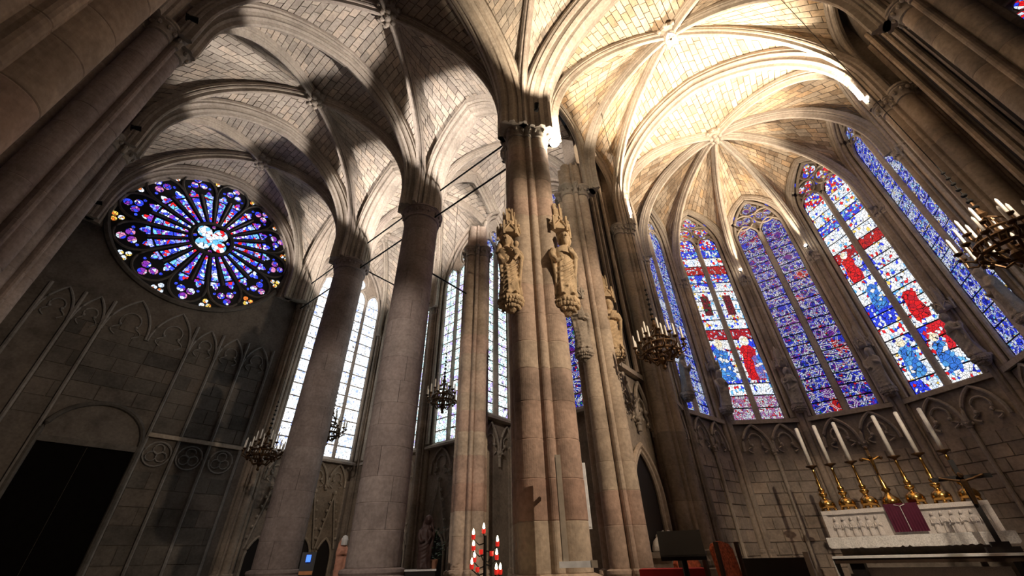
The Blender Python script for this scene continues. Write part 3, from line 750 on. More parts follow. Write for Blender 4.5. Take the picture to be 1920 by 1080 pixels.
window('chapel window seen as a bright strip beside the nearer column', (EAISLE - .02, 16.6, 5.3), (0, -1, 0), (-1, 0, 0), 3.2, 7.4, 9.9, 4, 13, 'g_gris2', 'g_gris2', .13, 1)
window('pale greenish chapel window behind a hanging chandelier', (EAISLE - .02, 12.35, 5.3), (0, -1, 0), (-1, 0, 0), 3.2, 7.4, 9.9, 4, 16, 'g_gris2', 'g_gris2', .13, 1)
window('red and blue chapel window glimpsed beside the tall pier', (EAISLE - .02, 7.8, 5.3), (0, -1, 0), (-1, 0, 0), 3.2, 7.4, 9.9, 4, 16, 'g_purple', 'g_blue', .13, 1)
# partition beside the choir chapel
wp, Fp = wall('partition', 'low chapel partition wall with blind tracery beside the tall pier', (8.8, ROWS[1] - .1, 0), (1, 0, 0), (0, -1, 0), EAISLE - 8.8, 0, 5.3, 'wall', .2)
blind_arches(wp, Fp, .3, EAISLE - 8.8, 2, 4.3, 5.15, 'carve', True, .05, .04, 3.9, True)
window('open tracery right of the chapel pier, with added glowing panes', (9.05, ROWS[1] - .12, 5.4), (1, 0, 0), (0, -1, 0), 1.3, 6.6, 8.6, 2, 18, 'g_gris2', 'g_blue', .25, 1)  # open tracery; glowing panes stand in for the bright window behind it
# chapel beyond the choir opening on the right, closed by its own window
wse, Fse = wall('chapel_south', 'south chapel east wall beyond the dark right pier', (EAISLE, -4.6, 0), (0, -1, 0), (-1, 0, 0), 6, 0, 16.3, 'wall')
window('small bright window at the upper right corner', (EAISLE - .02, -5.3, 5.3), (0, -1, 0), (-1, 0, 0), 3.0, 5.2, 7.2, 4, 13, 'g_cyan', 'g_red', .13, 1)

# choir side walls between the slim piers and the apse
for s, nm in ((1, 'north'), (-1, 'south')):
    y = N0 + s * (CH + .5)
    o, ax = ((E2 + .3, y, 0), (1, 0, 0)) if s > 0 else ((EA, y, 0), (-1, 0, 0))
    L = EA - E2 - .3
    r_, F_ = wall('choir_' + nm, 'choir side wall with blind arcading and tall recesses shaded by black sheets, %s side' % ('left' if s > 0 else 'right'), o, ax, (0, -s, 0), L, 0, 16.0, 'wall')
    blind_arches(r_, F_, .15, L - .1, 2, 4.5, 5.6, 'carve', True, .08, .05, 4.2, True)
    O('cornice', MB().box((0, 0, 5.72), (L, .16, 5.86)).mesh('cornice', M['carve']), r_, F_)
    for k in range(5): O('panel_shaft', MB().tube([(.12 + (L - .24) * k / 4, .08 + .06 * (k % 2), 5.86), (.12 + (L - .24) * k / 4, .08 + .06 * (k % 2), 13.5)], .07, 8).mesh('panel_shaft', M['wall']), r_, F_)
    for k in range(4):
        a = .12 + (L - .24) * k / 4; O('recess_shade', MB().box((a + .08, .0, 5.9), (a + (L - .24) / 4 - .08, .03, 13.4)).mesh('recess_shade', M['blackwood_and_shade']), r_, F_)  # flat black sheets paint in the shade of deep recesses
    if s > 0:   # tomb niche
        O('niche_shadow', flat(arch_poly(.1, 1.45, .4, 2.6, 3.7), .0, .03).mesh('niche_shadow', M['blackwood_and_shade']), r_, F_)
        for g, rr, yy in ((.0, .06, .08), (.12, .06, .12)):
            O('niche_moulding', MB().tube([Vector((px, yy, pz)) for px, pz in arch_poly(.1 - g, 1.45 + g, .4, 2.6, 3.7 + g)], rr, 8).mesh('niche_moulding', M['pier']), r_, F_)
    O('upper_wall', MB().box((0, 0, 13.6), (L, .06, 15.4)).mesh('upper_wall', M['wall']), r_, F_)

# apse sides
SIDE = [('tall pale blue window squeezed beside the left lamp', 'g_cyan', 'g_blue', 16), ('blue double window left of the red figure window', 'g_blue', 'g_blue', 17), ('bright white window with a figure in red', 'g_white', 'g_red', 17), ('purple and blue medallion window above the altar', 'g_purple', 'g_purple', 18), ('white window with red and blue figures, right of the altar', 'g_white', 'g_red', 17), ('deep blue double window on the right', 'g_blue', 'g_blue', 17), ('pale cyan window strip on the far right', 'g_cyan', 'g_cyan', 16)]
for i in range(7):
    a, b = Vector((*VERT[i], 0)), Vector((*VERT[i + 1], 0)); L = (b - a).length; ax = (b - a).normalized()
    nin = Vector((-ax.y, ax.x, 0)); nin = nin if nin.dot(Vector((ab[0], N0, 0)) - a) > 0 else -nin
    out = -nin * .12
    r_, F_ = wall('apse_%s' % ('first', 'second', 'third', 'axis', 'fifth', 'sixth', 'last')[i], 'apse wall side under the ' + SIDE[i][0], a + out, ax, nin, L, 0, 5.62, 'wall')
    blocks(r_, F_, .2, L - .2, .5, 4.25, .46, .34, 'wall', depth=.03)
    blind_arches(r_, F_, .32, L - .32, 2, 4.55, 5.45, 'carve', True, .08, .05, .5, False)
    O('string_course', MB().box((.1, 0, 5.48), (L - .1, .14, 5.62)).mesh('string_course', M['carve']), r_, F_)
    O('upper_wall', MB().box((0, -.5, 5.62), (L, -.32, 16.2)).mesh('upper_wall', M['wall']), r_, F_)
    wd = L - .86
    for xx in (0, L - .24):
        O('jamb_wall', MB().box((xx, -.33, 5.62), (xx + .24, -.02, 15.2)).mesh('jamb_wall', M['wall']), r_, F_)
    nm, gm, tm, rows = SIDE[i]
    xr = {2: ['g_mosaic'] * 2 + ['g_pale'] * 1 + ['g_white'] * 4 + ['g_redband', 'g_pale', 'g_pale', 'g_pale', 'g_pale', 'g_white', 'g_bluearch', 'g_redband', 'g_pale', 'g_bluearch'],
          4: ['g_white', 'g_pale', 'g_white', 'g_white', 'g_pale', 'g_white', 'g_white', 'g_pale', 'g_pale', 'g_white', 'g_white', 'g_redband', 'g_pale', 'g_pale', 'g_bluearch', 'g_pale', 'g_pale']}.get(i)
    wroot = window(nm, F_ @ Vector((.43, -.16, 5.66)), ax, nin, wd, 8.1, 10.25, 2, rows, gm, tm, .2, 3, extra_rows=xr)
    wr, Fq = wroot
    def fig(x, z, hh, mat, halo=True):
        w2 = hh * .17
        O('figure_pane', flat([(x - w2 * .9, z), (x - w2 * 1.1, z + hh * .3), (x - w2 * .8, z + hh * .6), (x - w2, z + hh * .72), (x - w2 * .35, z + hh * .82), (x + w2 * .35, z + hh * .82), (x + w2, z + hh * .70), (x + w2 * .75, z + hh * .5), (x + w2 * 1.15, z + hh * .2), (x + w2, z)], -.012, -.004).mesh('figure_pane', M[mat]), wr, Fq)
        if halo: O('halo_pane', flat([(x + hh * .10 * cos(2 * pi * j / 12), z + hh * .92 + hh * .12 * sin(2 * pi * j / 12)) for j in range(12)], -.012, -.003).mesh('halo_pane', M['g_halo']), wr, Fq)
    if i == 2:
        fig(.36, 1.55, 1.75, 'g_robe_blue'); fig(1.46, 1.55, 1.85, 'g_robe_red'); fig(1.70, 1.6, 1.2, 'g_robe_blue', False)
        for xx in (.45, 1.42): O('figure_pane', flat([(xx - .17, 4.5), (xx + .17, 4.5), (xx + .17, 5.5), (xx - .17, 5.5)], -.012, -.005).mesh('figure_pane', M['g_door']), wr, Fq)
    if i == 4:
        fig(1.40, 2.1, 1.3, 'g_robe_red', False); fig(.42, .5, 1.3, 'g_robe_blue'); fig(1.32, .35, 1.2, 'g_robe_blue'); fig(.35, 4.3, 1.3, 'g_robe_red'); fig(.55, 3.0, 1.2, 'g_robe_blue', False)

# ------------------------------------------------------------------ lamps on the capitals, with added unseen ones lower down
def floodlight(loc, aim, energy, label, size=1.0, spot=2.4, color=(1.0, .83, .62), cup=False, blend=.5, rad=.05, glow='lamp'):
    root = T('floodlight', loc, label, 'lamp', 'floodlights on the capitals'); loc = Vector(loc); d = (Vector(aim) - loc).normalized()
    sd = d.cross(Vector((0, 0, 1))).normalized(); u2 = sd.cross(d)
    P('housing', MB().obox(loc - d * .08, d, sd, u2, .03, .05, .04).obox(loc - d * .10 - u2 * .07, d, sd, u2, .015, .015, .06), 'iron', root)
    P('bulb', MB().sphere(loc - d * .02, (.028 if cup else .045 * size), 10, 8), 'lamp' if cup else 'lampx', root)
    if cup:
        rs = [[loc + d * q + (sd * cos(2 * pi * j / 14) + u2 * sin(2 * pi * j / 14)) * r for j in range(14)] for q, r in ((-.08, .04), (.0, .06), (.11, .075), (.11, .070), (.0, .054), (-.05, .035))]
        P('shade', MB().rings(rs, False), 'iron', root)
    li = bpy.data.lights.new('floodlight_beam', 'SPOT'); li.energy = energy; li.spot_size = spot; li.spot_blend = blend; li.color = color; li.shadow_soft_size = rad
    lo = bpy.data.objects.new('beam', li); COL.objects.link(lo); lo.parent = root
    lo.matrix_parent_inverse = Matrix.Translation(-loc)
    lo.matrix_basis = Matrix.Translation(loc + d * .12) @ (-d).to_track_quat('Z', 'Y').to_matrix().to_4x4()
    return root
WARM, NEUT = (1.0, .83, .63), (1.0, .91, .86)
floodlight((6.17, 3.26, 11.02), (7.0, .9, 16), 3000, 'bright lamp on the capital of the tall pier', 3.0, 1.7, WARM)
floodlight((5.36, 3.24, 11.62), (4.4, 1.5, 16.5), 1500, 'shaded lamp on the crossing side of the tall pier', .8, 1.5, WARM, cup=True)
floodlight((11.0, 3.25, 11.75), (11.6, .3, 16.6), 8500, 'lamp glowing on the left capital where the apse begins', 1.8, 1.6, WARM)
floodlight((11.0, N0 - 3.5, 11.75), (11.8, -.1, 16.5), 9500, 'lamp glowing on the right capital where the apse begins', 2.0, 1.7, WARM)
floodlight((17.6, 1.0, 12.05), (14.0, -.9, 16.2), 750, 'lamp on the shaft right of the red figure window', 1.2, 2.3, WARM)
floodlight((17.6, -1.5, 12.05), (14.0, .4, 16.2), 750, 'lamp on the shaft left of the white and red window', 1.2, 2.3, WARM)
for i, (nm, e) in enumerate((('shaded lamp high on the dark left pier', 4200), ('shaded lamp high on the slim left pier by the rose', 3200), ('shaded lamp high in the left corner of the rose wall', 2000))):
    floodlight((EW + .5, ROWS[i + 1] - .6, 11.85), (EC + .1, ROWS[i] + 2.6, 14.6), e, nm, .8, .56, NEUT, cup=True, blend=.35)
for i, (nm, e, q) in enumerate((('shaded lamp behind the capital of the tall pier', 2500, (6.2, 5.0)), ('shaded lamp behind the capital of the nearer column', 2100, (6.2, 9.5)), ('shaded lamp behind the capital of the farther column', 1000, (6.15, 13.8)))):
    floodlight((q[0], q[1], 11.6), (EW + 1.9, ROWS[i + 1] - .1, 15.9), e, nm, .8, .6, NEUT, cup=True, blend=.4)
for i, (nm, e, q) in enumerate((('shaded chapel lamp beside the tall pier', 1500, (6.78, 4.75)), ('shaded chapel lamp beside the nearer column', 1500, (6.62, 9.4)), ('shaded chapel lamp beside the farther column', 1000, (6.48, 13.8)))):
    floodlight((q[0], q[1], 11.5), (EC + 1.6, ROWS[i + 1] - .3, 15.2), e, nm, .8, 1.5, NEUT, cup=True)
floodlight((5.55, -3.7, 7.6), (5.9, ROWS[0], 5.4), 2400, 'unseen lamp added on the right crossing pier to light the statues', .8, 1.15, (1.0, .80, .60), cup=True)  # added out of view as front light for the statue pier
floodlight((EW + 1.0, 3.3, 7.2), (EC, ROWS[1] + .8, 4.2), 1150, 'unseen lamp added by the pale left pier to brighten the round columns', .8, 1.0, (1.0, .88, .78), cup=True)  # added fill for the columns, not a known lamp
floodlight((5.85, -3.6, 8.2), (14.0, -.2, 2.6), 1900, 'unseen lamp added on the right crossing pier to brighten the altar', .8, .62, (1.0, .82, .64), cup=True)  # added out of view to lift the altar and candles

# ------------------------------------------------------------------ tie rods
def rod(a, b, label, r=.028):
    a, b = Vector(a), Vector(b)
    o = P('tie_rod', MB().tube([a, b], r, 8), 'iron'); tag(o, label, 'tie rod', 'iron tie rods'); return o
lev = ('upper', 'lower')
for i, nm in enumerate(('between the tall pier and the nearer column', 'between the two round columns', 'between the farther column and the rose wall')):
    for k, z in enumerate((12.35, 11.15)):
        rod((EC + .1, ROWS[i] + .35, z), (EC + .1, ROWS[i + 1] - .3, z), '%s black iron tie rod %s' % (lev[k], nm))
rod((EC + .4, ROWS[2], 11.6), (EAISLE - .2, ROWS[2], 11.6), 'black iron tie rod from the farther column to the chapel wall')
rod((EC + .4, ROWS[1], 9.4), (8.6, ROWS[1], 9.4), 'black iron tie rod from the nearer column to the chapel pier')
rod((EC + .4, ROWS[0] + .1, 9.6), (E2 - .3, 4.2, 9.0), 'iron tie rod between the tall pier and the slimmer pier')

# ------------------------------------------------------------------ statues
def statue_mesh(h, seed, pose='book', beard=False, veil=False, voxel=.02):
    rnd = random.Random(seed); mb = MB(); n = 48; rs = []
    prof = [(0, .150, .125), (.03, .155, .13), (.15, .138, .118), (.32, .126, .105), (.46, .122, .10), (.56, .118, .095), (.64, .128, .092), (.71, .140, .088), (.755, .128, .078), (.785, .085, .062), (.805, .05, .05), (.85, .045, .048)]
    ph = rnd.uniform(0, 6); lean = lambda z: .03 * h * sin(z * 4 + ph) - .03 * h * sin(ph)
    for z, a, b in prof:
        ring = []
        for j in range(n):
            t = 2 * pi * j / n; f = (.017 * cos(8 * t + ph + 2.5 * z) + .009 * cos(13 * t - ph)) * max(0, 1 - z / .66) * h
            ring.append(((a * h + f) * cos(t) + lean(z), (b * h + f) * sin(t), z * h))
        rs.append(ring)
    mb.rings(rs)
    ox = lean(.85); hy = -.03 * h; hz_ = .925 * h; q = .078 * h
    mb.sphere((ox, hy, hz_), q, 16, 11, (.82, .98, 1.22))                                     # head
    mb.sphere((ox, hy + q * .32, hz_ + q * .22), q * 1.06, 14, 9, (.92, .95, 1.12))           # hair
    for sx in (-1, 1):
        mb.tube([(ox + sx * q * .8, hy + q * .3, hz_ + q * .5), (ox + sx * q * .95, hy + q * .35, hz_ - q * .5), (ox + sx * q * .85, hy + q * .5, hz_ - q * 1.3)], [q * .3, q * .36, q * .2], 8)   # locks of hair
        mb.sphere((ox + sx * q * .36, hy - q * .84, hz_ + q * .10), q * .13, 8, 6)            # eyes
    mb.tube([(ox, hy - q * .92, hz_ + q * .18), (ox, hy - q * 1.14, hz_ - q * .22)], [q * .11, q * .17], 7)   # nose
    mb.tube([(ox - q * .62, hy - q * .74, hz_ + q * .30), (ox, hy - q * .98, hz_ + q * .28), (ox + q * .62, hy - q * .74, hz_ + q * .30)], q * .12, 6)   # brow
    mb.tube([(ox - q * .26, hy - q * .84, hz_ - q * .52), (ox + q * .26, hy - q * .84, hz_ - q * .52)], q * .10, 6)   # mouth
    if beard: mb.sphere((ox, hy - q * .45, hz_ - q * 1.0), q * .62, 10, 7, (.85, .75, 1.15))
    if veil:
        for sx in (-1, 1): mb.tube([(ox + sx * .045 * h, hy + .04 * h, hz_ + .07 * h), (ox + sx * .085 * h, hy + .03 * h, hz_ - .02 * h), (ox + sx * .10 * h, .0, .80 * h), (ox + sx * .125 * h, -.01 * h, .70 * h)], [.035 * h, .035 * h, .04 * h, .035 * h], 8)
    for sx in (-1, 1):                                                                        # arms
        hx, hz = (sx * .045, .60) if pose == 'book' else ((sx * .055, .50 + .13 * (sx > 0)))
        mb.tube([(sx * .120 * h, 0, .735 * h), (sx * .150 * h, -.015 * h, .66 * h), (sx * .152 * h, -.06 * h, .58 * h), (hx * 2.0 * h, -.115 * h, (hz - .005) * h), (hx * h, -.140 * h, (hz + .015) * h)], [.046 * h, .046 * h, .044 * h, .034 * h, .022 * h], 9)
        mb.sphere((hx * h, -.148 * h, (hz + .02) * h), .024 * h, 8, 6, (1, .8, 1.2))
        for k in range(4): mb.tube([(hx * h + (k - 1.5) * .012 * h, -.155 * h, (hz + .03) * h), (hx * h + (k - 1.5) * .013 * h - sx * .012 * h, -.175 * h, (hz + (.055, .062, .058, .048)[k]) * h)], .0068 * h, 5)
        mb.tube([(hx * h + sx * .02 * h, -.15 * h, (hz + .02) * h), (hx * h + sx * .028 * h, -.17 * h, (hz + .045) * h)], .0075 * h, 5)
        mb.tube([(sx * .148 * h, -.055 * h, .57 * h), (sx * .142 * h, -.06 * h, .46 * h), (sx * .125 * h, -.05 * h, .30 * h), (sx * .128 * h, -.05 * h, .12 * h)], [.034 * h, .03 * h, .024 * h, .012 * h], 8)   # hanging mantle edge
    for k in range(6):                                                                        # diagonal swags of the mantle
        z0, z1 = .60 - .065 * k, .40 - .075 * k
        mb.tube([(.124 * h * cos(t) + lean(.4), -.108 * h * sin(t) - .010 * h, (z0 + (z1 - z0) * (t / pi) - .06 * sin(t)) * h) for t in [pi * (j + .5) / 11 for j in range(11)]], (.016 if k % 2 else .011) * h, 6)
    mb.tube([(.125 * h, -.05 * h, .27 * h), (.0, -.125 * h, .13 * h), (-.125 * h, -.06 * h, .17 * h)], .018 * h, 6)
    for sx in (-1, 1): mb.sphere((sx * .06 * h, -.125 * h, .012 * h), .04 * h, 8, 5, (.7, 1.2, .5))
    if pose == 'book': mb.obox((0, -.165 * h, .645 * h), (1, 0, 0), (0, .96, .28), (0, -.28, .96), .055 * h, .018 * h, .07 * h)
    if pose == 'child':
        mb.sphere((.075 * h, -.125 * h, .655 * h), .055 * h, 10, 7, (1, .9, 1.4)); mb.sphere((.075 * h, -.15 * h, .775 * h), .046 * h, 10, 7, (.9, 1, 1.1))
        mb.tube([(.05 * h, -.15 * h, .70 * h), (-.01 * h, -.14 * h, .74 * h)], .018 * h, 6); mb.tube([(.1 * h, -.15 * h, .6 * h), (.04 * h, -.17 * h, .50 * h)], .024 * h, 6)
    return mb
def statue(loc, h, face, label, mat='statue', seed=1, pose='book', beard=False, veil=False, pier=None, corb=.28, canopy=True, voxel=.022, wide=1.0):
    """face = azimuth (from +x) the statue looks to; the corbel and canopy belong to the pier"""
    rot = Matrix.Translation(loc) @ Matrix.Rotation(face + pi / 2, 4, 'Z')
    me = statue_mesh(h, seed, pose, beard, veil).mesh('statue', M[mat], True); tilt = Matrix.Rotation(radians(5 if pier is not None else 0), 4, 'X')
    o = bpy.data.objects.new('statue', me); COL.objects.link(o); o.matrix_basis = rot @ tilt
    tag(o, label, 'statue', 'pier statues')
    md = o.modifiers.new('remesh', 'REMESH'); md.mode = 'VOXEL'; md.voxel_size = voxel; md.use_smooth_shade = True
    if pier is not None:
        def pp(name, mb, mt): return O(name, mb.mesh(name, M[mt]), pier, rot)
        k = h / 1.5
        mb = MB().rings([[(r * k * cos(2 * pi * j / 8 + pi / 8), .06 + r * k * sin(2 * pi * j / 8 + pi / 8), z * k) for j in range(8)] for r, z in ((.05, -.34), (.12, -.30), (.19, -.20), (.24, -.10), (.27, -.08), (.27, -.02), (.25, 0))])
        pp('corbel', mb, mat)
        mb = MB()
        for j in range(13):
            t = pi + pi * j / 12
            for z, rr, sz in ((-.115, .245, .042), (-.175, .22, .045), (-.245, .165, .042)): mb.sphere((rr * k * cos(t + z), .06 + rr * k * sin(t + z), z * k + random.uniform(-.012, .012)), sz * k * random.uniform(.8, 1.2), 7, 5)
        pp('corbel_leaves', mb, mat)
        if canopy:
            z0 = h * 1.06; mb = MB()
            mb.rings([[(r * k * cos(2 * pi * j / 6), .06 + r * k * sin(2 * pi * j / 6), z0 + z * k) for j in range(6)] for r, z in ((.25, .06), (.27, .1), (.25, .26), (.22, .30), (.13, .34), (.12, .72), (.09, .78), (.02, 1.0))])
            for j in range(6):
                t = 2 * pi * j / 6; c1 = Vector((.27 * k * cos(t), .06 + .27 * k * sin(t), z0 + .08 * k)); t2 = 2 * pi * (j + 1) / 6; c2 = Vector((.27 * k * cos(t2), .06 + .27 * k * sin(t2), z0 + .08 * k))
                m = (c1 + c2) / 2; mb.tube([c1 - Vector((0, 0, .1 * k)), c1 + Vector((0, 0, .3 * k))], .03 * k, 5)
                mb.tube([c1, m + Vector((0, 0, .2 * k)), c2], .028 * k, 5); mb.sphere(m + Vector((0, 0, .26 * k)), .04 * k, 6, 5)
                q = Vector((.13 * k * cos(t), .06 + .13 * k * sin(t), z0 + .5 * k)); mb.tube([q, q + Vector((0, 0, .36 * k))], .022 * k, 5)
            pp('canopy', mb, mat)
    return o
def az(d): return pi / 2 - radians(d)
statue((5.22, 4.16, 5.9), 1.45, az(228), 'weathered statue of a figure holding a child, left face of the tall pier', 'statue', 3, 'child', False, True, ne, voxel=.0125)
statue((6.08, 3.42, 5.95), 1.62, az(222), 'bearded robed statue, right face of the tall pier below a canopy', 'statue', 5, 'robe', True, False, ne, voxel=.0125)
statue((8.02, 4.18, 5.75), 1.30, az(235), 'grey robed statue on the left face of the slimmer pier', 'statueg', 8, 'book', False, True, p2)
statue((8.80, 3.72, 5.85), 1.40, az(225), 'pale robed statue leaning out from the right face of the slimmer pier', 'statue', 11, 'book', True, False, p2)
ast = ['grey statue left of the blue double window, near the chandelier', 'pale statue left of the window with the red figure', 'brown statue right of the window with the red figure', 'brown statue left of the white and red window', 'brown statue right of the white and red window', 'shadowed statue on the far right apse shaft']
for i in range(1, 7):
    v = Vector((*VERT[i], 0)); d = (Vector((ab[0], N0, 0)) - v).normalized(); q = v + d * .26
    statue((q.x, q.y, 6.05), 1.35, atan2(d.y, d.x), ast[i - 1], 'statueg', 20 + i, 'book' if i % 2 else 'robe', i % 2 == 0, False, apse_piers[i], voxel=.03)

# ------------------------------------------------------------------ chandeliers
def chandelier(loc, ztop, label):
    loc = Vector(loc); root = T('chandelier', loc, label, 'chandelier', 'hanging candle chandeliers')
    x, y, z = loc
    P('stem', MB().lathe([(.01, -.42), (.05, -.38), (.03, -.3), (.09, -.22), (.10, -.12), (.04, -.04), (.04, .2), (.08, .28), (.03, .36), (.03, .6), (.07, .68), (.03, .78), (.02, 1.0)], (x, y, z), 12), 'bronze', root)
    mb = MB()
    for rr, zz, th in ((.36, -.02, .035), (.36, .14, .03), (.2, .34, .025)):
        mb.tube([(x + rr * cos(t), y + rr * sin(t), z + zz) for t in [2 * pi * j / 28 for j in range(29)]], th, 6)
    for j in range(28):
        t = 2 * pi * j / 28; mb.tube([(x + .36 * cos(t), y + .36 * sin(t), z - .02), (x + .37 * cos(t + .11), y + .37 * sin(t + .11), z + .14)], .016, 5)
        if j % 2: mb.sphere((x + .38 * cos(t), y + .38 * sin(t), z - .09), .035, 6, 5)
    for j in range(6):
        t = 2 * pi * j / 6; mb.tube([(x + .04 * cos(t), y + .04 * sin(t), z - .2), (x + .2 * cos(t), y + .2 * sin(t), z - .24), (x + .36 * cos(t), y + .36 * sin(t), z - .02)], .022, 6)
        mb.tube([(x + .03 * cos(t), y + .03 * sin(t), z + .62), (x + .16 * cos(t), y + .16 * sin(t), z + .5), (x + .2 * cos(t), y + .2 * sin(t), z + .34)], .016, 6)
    P('crown_ring', mb, 'bronze', root)
    for k in range(18):
        low = k < 12; t = 2 * pi * (k / 12 if low else (k - 12 + .5) / 6); r1, r2, zb, zc_ = (.36, .54, .02, .16) if low else (.2, .3, .34, .44)
        c, s = cos(t), sin(t)
        arm = P('candle_arm', MB().tube([(x + r1 * c, y + r1 * s, z + zb), (x + (r1 + .08) * c, y + (r1 + .08) * s, z + zb - .07), (x + r2 * c, y + r2 * s, z + zb - .02), (x + r2 * c, y + r2 * s, z + zc_ - .02)], .016, 6), 'bronze', root)
        P('drip_pan', MB().lathe([(.015, -.05), (.055, -.02), (.06, .0), (.02, .01)], (x + r2 * c, y + r2 * s, z + zc_), 10), 'bronze', arm)
        P('candle', MB().lathe([(.022, 0), (.021, .26), (.012, .29), (.003, .31)], (x + r2 * c, y + r2 * s, z + zc_), 8), 'wax', arm)
    P('hanging_wire', MB().tube([(x, y, z + 1.0), (x, y, ztop)], .008, 5), 'iron', root)
    mb = MB()
    for k in range(7): mb.sphere((x, y, z + .85 + k * .14), .05 - .003 * k, 8, 6, (1, 1, .8))
    P('knop_chain', mb, 'iron', root)
def at(azd, dist, z): return (dist * sin(radians(azd)), dist * cos(radians(azd)), z)
chandelier(at(73.3, 9.0, 5.4), 15.6, 'bronze chandelier with white candles in front of the left choir wall')
chandelier(at(41.3, 13.3, 6.0), 15.95, 'dark chandelier against the bright chapel window behind the statue pier')
chandelier(at(27.1, 15.6, 5.35), 15.2, 'dark chandelier in front of the clear window, right of the farther column')
chandelier(at(20.6, 15.2, 4.4), 15.0, 'dark chandelier left of the farther column, below the rose')
chandelier(at(109.3, 9.0, 5.35), 15.6, 'bronze chandelier with white candles at the right edge')

# ------------------------------------------------------------------ high altar
EAL = 14.2
alt = T('high_altar', (EAL, -.26, CHZ), 'white marble altar with a carved relief of standing figures', 'altar')
yl, yr = 1.28, -1.82
P('altar_block', MB().box((13.6, yr + .15, CHZ), (EAL + .5, yl - .15, 1.75)), 'wall', alt)
P('altar_slab', MB().box((13.3, yr, 1.75), (EAL + .5, yl, 1.84)), 'marble', alt)
P('retable', MB().box((EAL, yr, 1.84), (EAL + .4, yl, 2.42)), 'marble', alt)
mb = MB(); 
for a in ((yr, yr + .1), (yl - .1, yl)): mb.box((EAL - .05, a[0], 1.84), (EAL, a[1], 2.44))
mb.box((EAL - .06, yr, 2.36), (EAL + .42, yl, 2.45)); P('retable_frame', mb, 'marble', alt)
k = 0
for y0, nfig in ((1.05, 6), (-.78, 6)):
    for j in range(nfig):
        y = y0 - j * .165 - (.0 if y0 > 0 else .02); mb = MB()
        mb.lathe([(.055, 1.88), (.062, 1.9), (.05, 2.05), (.058, 2.16), (.035, 2.2), (.016, 2.215)], (EAL - .02, y, 0), 10, (.7, 1)); mb.sphere((EAL - .04, y, 2.26), .036, 8, 6, (1, .9, 1.2))
        for s in (-1, 1): mb.tube([(EAL - .02, y + s * .055, 2.15), (EAL - .06, y + s * .06, 2.07), (EAL - .08, y + s * .01, 2.08 + .03 * (j % 2))], .016, 6)
        P('relief_figure', mb, 'marble', alt)
def cloth_hang(name, label, x, y0, y1, z0, z1, mat, scal=0, nfold=20, cat='cloth'):
    n = 80; top = []; bot = []; mb = MB()
    rows = 5; rs = []
    for i in range(rows + 1):
        f = i / rows; row = []
        for j in range(n + 1):
            y = y0 + (y1 - y0) * j / n; zz = z1 + (z0 - z1) * f
            if scal and i == rows: zz -= scal * abs(sin(pi * j / n * nfold))
            row.append((x - .02 - .012 * f * sin(j * .9), y, zz))
        rs.append(row)
    for i in range(rows + 1): rs[i] = rs[i] + [(p[0] + .012, p[1], p[2]) for p in reversed(rs[i])]
    mb.rings(rs, True); o = P(name, mb, mat); tag(o, label, cat); return o
lc = cloth_hang('lace_cloth', 'white scalloped lace cloth hanging along the altar front', 13.3, yl + .02, yr - .02, 1.68, 1.86, 'lace', .04, 26)
P('cloth_top', MB().box((13.28, yr, 1.845), (EAL - .09, yl, 1.86)), 'linen', lc)
pc = cloth_hang('purple_veil', 'purple cloth draped over the middle of the retable', EAL - .09, -.02, -.64, 1.93, 2.50, 'purple', 0, 3)
P('gold_braid', MB().tube([(EAL - .13, -.32, 1.95), (EAL - .13, -.32, 2.44), (EAL - .125, -.22, 2.48)], .008, 5).tube([(EAL - .13, -.32, 2.44), (EAL - .125, -.42, 2.48)], .008, 5), 'lace', pc)
P('veil_top', MB().box((EAL - .1, -.64, 2.46), (EAL + .3, -.02, 2.48)), 'purple', pc)
def candlestick(y, z, label, proto=[None]):
    if proto[0] is None:
        r = T('altar_candlestick', (0, 0, 0), label, 'candlestick', 'candlesticks on the altar')
        mb = MB().lathe([(.10, .05), (.17, .07), (.185, .12), (.17, .2), (.12, .25), (.06, .28), (.05, .32), (.09, .36), (.10, .4), (.05, .44)], (0, 0, 0), 18)
        for k in range(3):
            t = 2 * pi * k / 3 + pi; c, s = cos(t), sin(t); mb.tube([(.1 * c, .1 * s, .2), (.15 * c, .15 * s, .12), (.155 * c, .155 * s, .03), (.17 * c, .17 * s, .02)], [.05, .045, .035, .03], 8); mb.sphere((.165 * c, .165 * s, .02), .04, 8, 6)
        P('foot', mb, 'gold', r, True)
        P('stem', MB().lathe([(.05, .42), (.07, .47), (.075, .5), (.035, .55), (.045, .65), (.03, .72), (.026, .9), (.04, .94), (.025, .97), (.03, 1.02)], (0, 0, 0), 14), 'gold', r, True)
        P('drip_pan', MB().lathe([(.03, 1.0), (.06, 1.03), (.135, 1.06), (.14, 1.085), (.05, 1.08)], (0, 0, 0), 16), 'bronze', r, True)
        P('candle', MB().lathe([(.046, 1.07), (.046, 2.08), (.02, 2.1)], (0, 0, 0), 14), 'wax', r, True)
        P('wick', MB().tube([(0, 0, 2.09), (.005, 0, 2.13)], .005, 5), 'iron', r)
        proto[0] = r
    else: r = copy_tree(proto[0])
    r.location = (EAL + .2, y, z); r['label'] = label
cl = ['leftmost tall altar candle in a gilt candlestick', 'second altar candle from the left in a gilt candlestick', 'altar candle in a gilt candlestick just left of the gilt crucifix', 'altar candle in a gilt candlestick just right of the gilt crucifix', 'second altar candle from the right in a gilt candlestick', 'rightmost tall altar candle, above the black cross']
for y, l in zip((1.1, .67, .21, -.68, -1.15, -1.62), cl): candlestick(y, 2.46, l)
gc = T('gilt_crucifix', (EAL + .2, -.22, 2.48), 'gilt crucifix on a bulbous foot in the middle of the altar', 'crucifix')
gx, gy = EAL + .2, -.22
